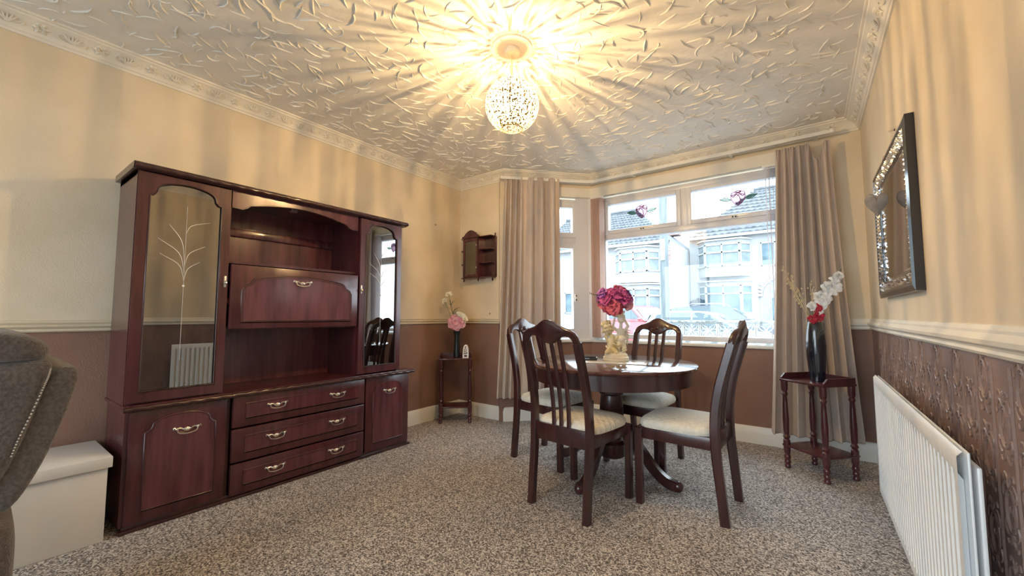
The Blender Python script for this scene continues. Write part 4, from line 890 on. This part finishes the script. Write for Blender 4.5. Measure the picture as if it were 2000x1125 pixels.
curtain('curtain', 'long beige lined curtain hanging at the left of the bay', [(-2.480,3.260,0),(-2.33,3.37,0),(-2.045,3.630,0)], [(-2.540,3.205,0),(-2.36,3.32,0),(-2.030,3.610,0)], .250, 2.500, 7, .028, .058, seed=4)
curtain('curtain', 'long taupe curtain with a sagging top corner beside the right wall', [(-.170,3.885,0),(.0,3.885,0),(.185,3.885,0)], [(-.275,3.830,0),(.0,3.830,0),(.292,3.860,0)], .150, 2.425, 7, .024, .054, seed=9, swag=lambda u: .0 if u < .62 else -.14*math.sin(PI*min(1,(u-.62)/.30))**2 if u < .92 else 0.)
tk = thing('curtain_track', 'white curtain track following the bay under the cornice', 'curtain track', (-1.4, 3.9, 2.485)); o = off(.135)
pp = [Vector((o[2].x-.02, o[2].y-.0, 0)).lerp(Vector((o[3].x, o[3].y, 0)), t) for t in (0,.3,.6,.85)]
pp += [Vector((o[3].x, o[3].y, 0))+Vector((.03,.002,0)), Vector((o[3].x+.14, o[3].y, 0)), Vector((-.9, o[3].y, 0)), Vector((.20, o[3].y, 0))]
MB().sweep([(p.x+1.4, p.y-3.9, 0) for p in bez(pp, 4)], [(-.008,-.014),(.006,-.014),(.006,.014),(-.008,.014)]).build('rail', M['gloss_white'], tk)
MB().sphere((1.60,o[3].y-3.9,.004), (.020,.020,.020), 12, 8).lathe([(.014,0),(.014,.03)], 12, (1.565,o[3].y-3.9,.0), ax='x').build('end_knob', M['gloss_white'], tk)
for x in (.02, .9, 1.5): MB().box(x-.012, x+.012, o[3].y-3.9+.006, YF-3.9-.001, -.008, .008).build('bracket', M['gloss_white'], tk, smooth=False)
# vertical blinds drawn back to either side
def blind(label, x0, x1, n, zt, zb, m, yc, wd, ang):
    b = thing('vertical_blind', label, 'blind', ((x0+x1)/2, yc, zb)); cx = (x0+x1)/2; r = random.Random(n)
    MB().box(x0-cx-.01, x1-cx+.01, -.022, .022, zt-zb, zt-zb+.022, 0, .004).build('head_rail', M['gloss_white'], b)
    for k in range(n):
        u = lerp(x0, x1, (k+.5)/n)-cx; a = math.radians(ang+r.uniform(-4,4)); c, s = math.cos(a)*wd/2, math.sin(a)*wd/2; V = []
        for z in (0, zt-zb):
            for t in (-1,-.5,0,.5,1): V.append((u+c*t+s*.06*(1-t*t), s*t, z))
        MB().add(V, [(i, i+1, 6+i, 5+i) for i in range(4)]).build('slat', M[m], b, ang=80)
        MB().box(u-c-.002, u+c+.002, -.010, .010, -.004, .018).build('bottom_weight', M['gloss_white'], b, smooth=False)
    if m == 'blind_sheer' or True:
        ch_ = MB()
        for k in range(n-1):
            u0, u1 = lerp(x0, x1, (k+.5)/n)-cx, lerp(x0, x1, (k+1.5)/n)-cx
            ch_.tube(bez([(u0,-.012,.004),((u0+u1)/2,-.014,-.018),(u1,-.012,.004)], 4), .0014, 4)
        ch_.build('bead_chain', M['gloss_white'], b)
blind('pinkish vertical blind drawn back beside the white corner post', -1.835, -1.715, 6, 2.315, .845, 'blind_cloth', YF-.055, .085, 74)
blind('pale vertical blind drawn back beside the right taupe curtain', -.262, -.085, 7, 2.315, .845, 'blind_sheer', YF-.055, .085, 91)
# ================================================================ MIRROR, HEART, NAILS
mr = thing('wall_mirror', 'black framed mirror with a band of silver beads on the right wall', 'mirror', (XR, 2.70, 1.17)); my0, my1, mh = -.47, .50, .72; FT = .030
mb = MB(); fw = .10
O4 = [(my0,0),(my1,0),(my1,mh),(my0,mh)]; I4 = [(my0+fw,fw),(my1-fw,fw),(my1-fw,mh-fw),(my0+fw,mh-fw)]; J4 = [(my0+.022,.022),(my1-.022,.022),(my1-.022,mh-.022),(my0+.022,mh-.022)]
V = [(-.001,a,b) for a,b in O4]+[(-FT,a,b) for a,b in O4]+[(-FT-.006,a,b) for a,b in J4]+[(-.014,a,b) for a,b in I4]
mb.add(V, [(i,(i+1)%4,4+(i+1)%4,4+i) for i in range(4)]+[(4+i,4+(i+1)%4,8+(i+1)%4,8+i) for i in range(4)]+[(8+i,8+(i+1)%4,12+(i+1)%4,12+i) for i in range(4)]+[(3,2,1,0)])
fm = mb.build('frame', M['black_gloss'], mr, smooth=False)
MB().add([(-.0145,a,b) for a,b in I4], [(0,1,2,3)]).build('mirror_glass', M['mirror'], mr, smooth=False)
bd = MB(); rb = random.Random(2)
for e in range(4):
    a, b = Vector(J4[e]), Vector(J4[(e+1)%4]); a2, b2 = Vector(I4[e]), Vector(I4[(e+1)%4])
    for row, k in enumerate((.30,.48,.66)):
        p, q = a.lerp(a2,k), b.lerp(b2,k); n = int((q-p).length/.020); x = lerp(-FT-.006,-.014,k)
        for i in range(n):
            c = p.lerp(q,(i+.5)/n); s = rb.uniform(.007,.0095)
            bd.add([(x-.008,c.x+rb.uniform(-.004,.004),c.y+rb.uniform(-.004,.004)),(x+.001,c.x-s,c.y-s),(x+.001,c.x+s,c.y-s),(x+.001,c.x+s,c.y+s),(x+.001,c.x-s,c.y+s)], [(0,1,2),(0,2,3),(0,3,4),(0,4,1)])
bd.build('bead_band', M['silver_bead'], fm, smooth=False, kind='stuff')
ht = thing('hanging_heart', 'grey padded heart hung at the far edge of the beaded mirror', 'ornament', (.300, 2.72, 1.575))
def heart(u, v):
    th = 2*PI*u; x = 16*math.sin(th)**3/34; z = (13*math.cos(th)-5*math.cos(2*th)-2*math.cos(3*th)-math.cos(4*th))/34; r = math.sin(PI*v); d = -math.cos(PI*v)
    return (x*.100*r, d*.014, .062+z*.150*r)
MB().grid(40, 11, heart, closed=True).xf(RZ(math.radians(6))).build('pad', M['felt_grey'], ht, ang=80)
MB().tube([(0,0,.09),(.020,.0,.20),(.036,-.0,.305)], .0008, 4).build('cord', M['felt_grey'], ht)
def nail(name, label, loc, d):
    n = thing(name, label, 'hook', loc); d = Vector(d)
    MB().tube([d*0, d*.022, d*.024+Vector((0,0,-.006)), d*.020+Vector((0,0,-.014)), d*.016+Vector((0,0,-.010))], .003, 6).build('hook', M['nickel'], n); MB().sphere((0,0,0), (.006,.006,.006), 8, 5).build('plug', M['dark_mahogany'], n)
nail('picture_hook', 'bare picture hook on the left wall near the corner', (XL, 2.955, 2.04), (1,0,0)); nail('picture_hook', 'bare picture hook above the black framed mirror', (XR, 2.65, 1.975), (-1,0,0)); nail('picture_hook', 'tiny bare hook just above the rail beside the left curtain', (-2.737, YR, 1.095), (0,-1,0))
# ================================================================ RADIATOR
ra = thing('radiator', 'long white fluted panel radiator under the rail on the right wall', 'radiator', (.32, 2.20, 0)); y0, y1, rz0, rz1, xf = -.765, .80, .125, .745, -.048
mb = MB(); N = 34; V = []; F = []
pr = []
for k in range(N):
    a = lerp(y0+.03, y1-.03, k/N); b = lerp(y0+.03, y1-.03, (k+1)/N); w_ = b-a; pr += [(a, 0), (a+w_*.16, .017), (a+w_*.46, .017), (a+w_*.62, 0)]
pr = [(y0, 0)]+pr+[(y1, 0)]
zr = [(rz0, 0.), (rz0+.03, 0.), (rz0+.055, 1.), (rz1-.075, 1.), (rz1-.05, 0.), (rz1-.012, 0.), (rz1, -.6)]
for z, f in zr:
    for y, d in pr: V.append((xf + (d*f if f > 0 else (.010 if f < 0 else 0)), y, z))
n = len(pr)
for i in range(len(zr)-1):
    for k in range(n-1): F.append((i*n+k, i*n+k+1, (i+1)*n+k+1, (i+1)*n+k))
mb.add(V, F).build('front_panel', M['radiator_white'], ra, ang=40)
MB().box(xf+.018, xf+.024, y0+.002, y1-.002, rz0, rz1-.001, 0, .003).build('back_sheet', M['radiator_white'], ra)
MB().box(xf+.034, xf+.044, y0+.012, y1-.012, rz0, rz1-.035, 0, .004).build('rear_panel', M['radiator_white'], ra)
MB().lathe([(.008,0),(.008,.16)], 10, (0,y0-.03,0)).tube([(0,y0-.03,.16),(0,y0+.01,.16)], .011, 8).lathe([(.018,.16),(.018,.22),(.012,.226)], 12, (0,y0-.03,0)).build('valve', M['gloss_white'], ra)
MB().lathe([(.008,0),(.008,.16)], 10, (0,y1+.03,0)).tube([(0,y1+.03,.16),(0,y1-.01,.16)], .011, 8).build('pipe', M['gloss_white'], ra)
for y in (-.3, .3): MB().box(xf+.022, .049, y-.02, y+.02, .25, .6).build('bracket', M['radiator_white'], ra, smooth=False)
# ================================================================ PENDANT LAMP
lp = thing('pendant_lamp', 'speckled glass globe pendant lamp hanging from the ceiling rose', 'lamp', (LX, LY, ZC)); gz = LZ-ZC; GR = .150
MB().lathe([(.115,-.0005),(.113,-.010),(.100,-.013),(.050,-.014),(.0001,-.014)], 40, cap=False).build('ceiling_plate', M['ceiling_white'], lp)
MB().lathe([(.045,-.012),(.045,-.032),(.040,-.044),(.018,-.050),(.0001,-.050)], 24, cap=False).build('ceiling_rose', M['lamp_plastic'], lp)
MB().tube([(0,0,-.045),(0,0,gz+.09)], .0035, 8).build('cord', M['lamp_metal'], lp)
MB().lathe([(.010,gz+.115),(.019,gz+.105),(.020,gz+.060),(.016,gz+.052)], 16).build('lamp_holder', M['lamp_plastic'], lp)
sh = MB().lathe([(GR*math.sin(a), gz+GR*math.cos(a)) for a in [lerp(.38, PI-.42, i/24) for i in range(25)]], 40, cap=False).build('globe_shade', M['lamp_glass'], lp, label='clear crackle glass globe')
rk = random.Random(8); mb = MB(); strings = [2*PI*(i+rk.uniform(-.45,.45))/84 for i in range(84)]
k = 0
while k < 2300:
    u = rk.uniform(-.93,.93); a = rk.choice(strings)+rk.gauss(0,.008/max(.35,math.sqrt(1-u*u))) if k % 4 else rk.uniform(0,2*PI); s = math.sqrt(1-u*u); p = Vector((s*math.cos(a), s*math.sin(a), u)); e1 = p.orthogonal().normalized(); e2 = p.cross(e1); g0 = rk.uniform(0,PI); L, W_ = rk.uniform(.004,.010), rk.uniform(.0026,.0052)
    d1 = (e1*math.cos(g0)+e2*math.sin(g0))*L; d2 = (e2*math.cos(g0)-e1*math.sin(g0))*W_; c = p*(GR+.001)+Vector((0,0,gz))
    mb.add([c-d1, c+d2, c+d1, c-d2], [(0,1,2,3)]); k += 1
mb.build('speck', M['speck_brown'], sh, smooth=False, kind='stuff')
for z in (GR*math.cos(.38), -GR*math.cos(.42)):
    r = math.sqrt(GR*GR-z*z); MB().tube([(r*math.cos(2*PI*i/28), r*math.sin(2*PI*i/28), gz+z) for i in range(29)], .002, 5).build('shade_ring', M['lamp_metal'], lp)
for a in (0, PI/2, PI, 1.5*PI): MB().tube([(.02*math.cos(a), .02*math.sin(a), gz+.10), (.056*math.cos(a), .056*math.sin(a), gz+GR*math.cos(.38))], .0015, 4).build('spoke', M['lamp_metal'], lp)
bu = MB().lathe([(.012,gz+.056),(.014,gz+.045),(.024,gz+.020),(.030,gz-.005),(.026,gz-.028),(.014,gz-.042),(.001,gz-.046)], 18, cap=False).build('bulb', M['bulb_glass'], lp)
MB().lathe([(.0009,gz+.024),(.0012,gz+.012),(.0012,gz-.012),(.0009,gz-.024)], 6).build('filament', M['filament'], bu)
# ================================================================ OUTDOORS
GZ = -.28
def ground(name, x0, x1, y0, y1, z, m, label): MB().box(x0, x1, y0, y1, z-.1, z).build(name, M[m], kind='structure', smooth=False, label=label)
ground('garden_paving', -14, 10, 4.3, 8.3, GZ, 'paving', 'grey paved front garden'); ground('pavement', -40, 40, 8.3, 10.3, GZ-.01, 'paving', 'grey pavement'); ground('road', -40, 40, 10.3, 16.6, GZ-.10, 'tarmac', 'grey road')
ground('far_pavement', -40, 40, 16.6, 60, GZ-.01, 'paving', 'pavement and forecourts across the road'); ground('rear_patio', -30, 30, -40, -2.56, -.15, 'paving', 'unseen grey paving behind the house')  # rear paving is unseen, grey so its bounce adds no tint
# garden wall of pierced screen blocks
gw = thing('garden_wall', 'low white garden wall of pierced flower pattern screen blocks', 'garden wall', (-1.0, 8.0, GZ)); BS = .287; H0 = .93
MB().box(-1.2, 3.2, -.10, .10, 0, H0, 0, .01).build('rubble_base', M['rubble'], gw)
def block():
    mb = MB(); h = BS/2; t = .045; b = .022
    mb.box(-h, h, -t, t, -h, -h+b).box(-h, h, -t, t, h-b, h).box(-h, -h+b, -t, t, -h+b, h-b).box(h-b, h, -t, t, -h+b, h-b)
    for k in range(4):   # four petals on the diagonals, drawn as paired webs
        for s in (-1, 1):
            P = bez([(0,0,0), (.045*math.cos(PI/4+s*.5), 0, .045*math.sin(PI/4+s*.5)), (.10*math.cos(PI/4+s*.28), 0, .10*math.sin(PI/4+s*.28)), (.175*math.cos(PI/4), 0, .175*math.sin(PI/4))], 3)
            q = MB().sweep(P, [(-t*.8,-.009),(t*.8,-.009),(t*.8,.009),(-t*.8,.009)], up=(.001,0,1)); q.xf(RY(PI/2*k)); mb.add(q.v, q.f)
    mb.lathe([(.030,-t),(.030,t)], 10, ax='y'); return mb.mesh('screen_block', M['block_white'], False)
BMsh = block()
for k in range(15): link('screen_block', BMsh, gw, (-1.05+k*(BS+.006), 0, H0+BS/2+.004))
MB().box(-1.2, 3.35, -.12, .12, H0+BS+.006, H0+BS+.05, 0, .01).build('coping', M['rubble'], gw)
pl = thing('utility_pole', 'weathered grey utility pole standing in the street', 'pole', (-2.63, 9.5, GZ))
MB().lathe([(.105,0),(.095,2.5),(.085,6.5),(.08,8.0)], 16).build('shaft', M['pole_wood'], pl); MB().box(-.05,.05,-.12,-.08,2.6,3.1,0,.01).build('cable_guard', M['car_silver'], pl); MB().box(-.6,.6,-.05,.05,7.4,7.5).build('cross_arm', M['pole_wood'], pl, smooth=False)
# ---- houses
def hwin(parent, x0, x1, z0, z1, y, nx, ztr=None, gm='house_glass', M_=None):
    w_ = MB(); b = .06; w_.box(x0, x1, y-.06, y+.02, z0, z0+b).box(x0, x1, y-.06, y+.02, z1-b, z1).box(x0, x0+b, y-.06, y+.02, z0, z1).box(x1-b, x1, y-.06, y+.02, z0, z1)
    for k in range(1, nx): x = lerp(x0, x1, k/nx); w_.box(x-.04, x+.04, y-.06, y+.02, z0, z1)
    if ztr: w_.box(x0, x1, y-.06, y+.02, ztr-.04, ztr+.04)
    if M_: w_.xf(M_)
    f = w_.build('window', M['house_trim'], parent, smooth=False)
    for k in range(nx):
        a, c = lerp(x0, x1, k/nx), lerp(x0, x1, (k+1)/nx)
        for za, zb in (((z0, ztr), (ztr, z1)) if ztr else ((z0, z1),)):
            p = MB().box(a+.03, c-.03, y-.01, y, za+.03, zb-.03)
            if M_: p.xf(M_)
            p.build('pane', M[gm], f, smooth=False)
def bay(h, xa, xb, z0, z1, ztr, y, gm, dep=.55, sl=.45):
    # front and two canted sides with windows, plus the solid apron and head
    for za, zb in ((z0-.55, z0), (z1, z1+.22)):
        MB().prism([(xa,y),(xa+sl,y-dep),(xb-sl,y-dep),(xb,y)], zb-za, lambda u, v, d: (u, v, za+d)).build('bay_apron', M['render_white'], h, smooth=False)
    hwin(h, xa+sl, xb-sl, z0, z1, y-dep, 2, ztr, gm)
    L = math.hypot(sl, dep)
    hwin(h, 0, L, z0, z1, 0, 1, ztr, gm, T(xa, y, 0) @ RZ(math.atan2(-dep, sl))); hwin(h, 0, L, z0, z1, 0, 1, ztr, gm, T(xb-sl, y-dep, 0) @ RZ(math.atan2(dep, sl)))
    MB().prism([(xa-.12,y),(xa+sl-.08,y-dep-.14),(xb-sl+.08,y-dep-.14),(xb+.12,y)], .07, lambda u, v, d: (u, v, z1+.20+d)).build('bay_cap', M['house_trim'], h, smooth=False)
def roof(h, x0, x1, y0, y1, z0, z1, hipl, hipr):
    e = .35; el, er = (.0 if hipl else e), (.0 if hipr else e); A = [(x0-el,y0-e,z0),(x1+er,y0-e,z0),(x1+er,y1+e,z0),(x0-el,y1+e,z0)]; ym = (y0+y1)/2; B = [(x0+(3.0 if hipl else -e),ym,z1),(x1-(3.0 if hipr else -e),ym,z1)]
    r = MB().add(A+B, [(0,1,5,4),(2,3,4,5),(1,2,5),(3,0,4),(3,2,1,0)]).build('roof', M['roof_tile'], h, smooth=False)
    t = MB(); n = 13
    for k in range(n):   # courses of tiles on the street slope
        f = (k+.2)/n; a = Vector(A[0]).lerp(Vector(B[0]), f); b = Vector(A[1]).lerp(Vector(B[1]), f); N = 120; pts = []
        for i in range(N+1): p = a.lerp(b, i/N); p.z += .035+.03*math.sin(i*PI/2.0+.7); pts.append(p)
        t.tube(pts, .035, 4)
    t.build('tile_course', M['roof_tile'], r, kind='stuff'); MB().tube([Vector(B[0])+Vector((0,0,.05)), Vector(B[1])+Vector((0,0,.05))], .10, 8).build('ridge_tile', M['roof_tile'], r)
    MB().box(x0-el, x1+er, y0-e-.06, y0-e+.04, z0-.12, z0+.02).build('gutter', M['house_trim'], r, smooth=False); return r
def house(label, x0, x1, y0, ez, rz, bay_x, gm_up, gm_dn, hl, hr, up=(3.32,4.36,3.98), dn=(1.18,2.45,2.08)):
    h = thing('house', label, 'house', (0,0,GZ), group='white houses across the street')
    MB().box(x0, x1, y0, y0+8, GZ, ez).build('walls', M['render_white'], h, smooth=False)
    roof(h, x0, x1, y0, y0+8, ez, rz, hl, hr)
    bay(h, bay_x[0], bay_x[1], *up, y0, gm_up); bay(h, bay_x[0], bay_x[1], *dn, y0, gm_dn)
    return h
def lower(h):
    for c in [x for x in bpy.data.objects if x.parent is h]: c.location.z -= GZ
h1 = house('white rendered house with an arched porch across the street', -5.48, 4.3, 25, 5.50, 8.9, (-5.00,-2.40), 'house_net', 'house_glass', True, False, (3.75,4.98,4.53), (1.20,2.71,2.27))
hwin(h1, -1.93, -.65, 3.68, 4.94, 25-.02, 2, None, 'house_glass')
pch = MB()
for k in range(17):
    a = PI*k/16; c, s = math.cos(a), math.sin(a); mx = T(-1.10+.95*c, 24.94, 2.15+.95*s) @ RY(-a); pch.obox(mx, .26, .14, .14)
pch.build('arch_stone', M['stone_arch'], h1, smooth=False, kind='stuff')
MB().prism([(-1.90,GZ),(-.30,GZ),(-.30,2.15)]+[(-1.10+.80*math.cos(PI*i/12), 2.15+.80*math.sin(PI*i/12)) for i in range(1,12)]+[(-1.90,2.15)], .05, lambda u, v, d: (u, 24.93+d, v)).build('porch_door', M['house_net'], h1, smooth=False)
MB().box(-1.50,-.72,24.90,24.935,GZ+.2,2.0).build('door_glass', M['house_glass'], h1, smooth=False)
MB().box(1.4,2.1,28.6,29.3,7.0,10.0).build('chimney', M['brick_red'], h1, smooth=False)
lower(h1)
h2 = house('white rendered house with a brick corner edge across the street behind the pole', -13.2, -5.50, 21, 4.85, 7.7, (-8.35,-6.05), 'house_net', 'house_net', False, True)
mb = MB()
for k in range(22): mb.box(-5.62 if k % 2 else -5.72, -5.49, 20.96, 21.08, GZ+k*.22, GZ+k*.22+.20)
mb.build('brick_quoin', M['brick_red'], h2, smooth=False, kind='stuff')
hwin(h2, -10.9, -9.8, 3.3, 4.35, 21-.02, 2, None, 'house_net'); MB().box(-7.0,-6.2,25.6,26.3,6.0,8.8).build('chimney', M['brick_red'], h2, smooth=False); hwin(h2, -11.5, -9.6, 1.2, 2.4, 21-.02, 3, None, 'house_glass')
lower(h2)
h3 = house('white rendered house further down the street seen through the slanted bay window', -23.5, -15.2, 21, 4.85, 7.7, (-20.3,-17.6), 'house_net', 'house_glass', True, True); lower(h3)
# ---- parked cars: sections lofted along the length, nose towards +x
def car(name, label, loc, rz, paint, L, W_, H, est=False, rails=False):
    c = thing(name, label, 'car', loc, rz); k = L/4.3; hh = H/1.45
    lo = [(-2.15,.45,.62,.62),(-2.10,.30,.86,.80),(-1.9,.22,.93,.86),(-1.2,.20,.96,.87),(0,.20,.95,.88),(.9,.20,.93,.87),(1.5,.22,.84,.86),(1.95,.28,.74,.80),(2.12,.36,.62,.70),(2.15,.45,.55,.60)]
    V = []; n = 8
    for x, zb, zt, w_ in lo:
        w_ = w_*W_/1.76; zb *= hh; zt *= hh
        V += [(x*k, -w_*.92, zb), (x*k, -w_, zb+.12), (x*k, -w_, (zb+zt)/2), (x*k, -w_*.90, zt), (x*k, w_*.90, zt), (x*k, w_, (zb+zt)/2), (x*k, w_, zb+.12), (x*k, w_*.92, zb)]
    F = [(i*n+j, i*n+(j+1) % n, (i+1)*n+(j+1) % n, (i+1)*n+j) for i in range(len(lo)-1) for j in range(n)]+[tuple(range(n)), tuple((len(lo)-1)*n+j for j in range(n))]
    o = MB().add(V, F).build('body', M[paint], c, ang=40)
    tail = -2.05 if est else -1.75
    P = [(tail,.92),(tail+.30 if not est else tail+.18,1.36),(-.9,1.45),(-.1,1.45),(.35,1.38),(1.15,.92)]
    def cab(d, s): return [(x*k, d*(.78 if z > 1.0 else .86)*W_/1.76*s, z*hh) for x, z in P]
    A, B = cab(-1, 1), cab(1, 1); m = len(P); MB().add(A+B, [tuple(range(m)), tuple(range(2*m-1, m-1, -1))]+[(i, (i+1) % m, m+(i+1) % m, m+i) for i in range(m)]).build('cabin', M[paint], c, ang=25)
    for d in (-1, 1):   # side glass, split by the door pillar
        for xs in (((tail+.28,.98),(tail+.46,1.33),(-.85,1.40),(-.28,1.40),(-.28,.98)), ((-.20,.98),(-.20,1.40),(-.02,1.40),(.30,1.33),(.92,.98))):
            MB().prism([(x*k, z*hh) for x, z in xs], .012, lambda u, v, q: (u, d*((.875-(v/hh-.92)*.155)*W_/1.76-.004+q), v)).build('side_window', M['car_glass'], c, smooth=False)
    for (xa, za, xb, zb) in ((.44,1.335,1.06,.965), (tail+.02,.97,tail+.22 if not est else tail+.12,1.32)):
        g = .012 if xa > 0 else -.012
        MB().add([(xa*k+g,-.62*W_/1.76,za*hh+.012),(xb*k+g,-.74*W_/1.76,zb*hh+.012),(xb*k+g,.74*W_/1.76,zb*hh+.012),(xa*k+g,.62*W_/1.76,za*hh+.012)], [(0,1,2,3)]).build('windscreen' if xa > 0 else 'rear_window', M['car_glass'], c, smooth=False)
    wm = MB().lathe([(.15,-.10),(.31,-.10),(.33,-.07),(.33,.07),(.31,.10),(.15,.10)], 20, ax='y').mesh('wheel', M['tyre'])
    hm = MB().lathe([(.02,-.108),(.19,-.104),(.19,.104),(.02,.108)], 14, ax='y').mesh('hub', M['car_silver'])
    for x in (-1.32*k, 1.33*k):
        for d in (-1, 1): wl = link('wheel', wm, c, (x, d*.79*W_/1.76, .33)); link('hub_cap', hm, wl)
    for d in (-1, 1):
        MB().sphere((2.06*k, d*.62*W_/1.76, .62*hh), (.10,.16,.08), 10, 6).build('headlamp', M['car_lamp'], c); MB().sphere((1.0*k, d*.98*W_/1.76, .98*hh), (.07,.10,.06), 8, 6).build('door_mirror', M[paint], c)
        if rails: MB().tube([(-1.3*k,d*.58,1.44*hh),(-1.1*k,d*.58,1.52*hh),(.0,d*.58,1.52*hh),(.2*k,d*.58,1.42*hh)], .02, 6).build('roof_rail', M['car_silver'], c)
    return c
RDZ = GZ-.10
car('parked_car', 'silver hatchback parked behind the pierced garden wall', (-2.75, 14.5, RDZ), 0, 'car_silver', 4.4, 1.78, 1.60)
car('parked_car', 'dark estate car with roof rails on the forecourt behind the silver car', (-3.05, 19.9, GZ-.01), 0, 'car_dark', 4.5, 1.80, 1.80, True, True)
car('parked_car', 'red hatchback parked at an angle across the road behind the bouquet', (-6.10, 18.0, GZ-.01), math.radians(-26), 'car_red', 4.0, 1.75, 1.80)
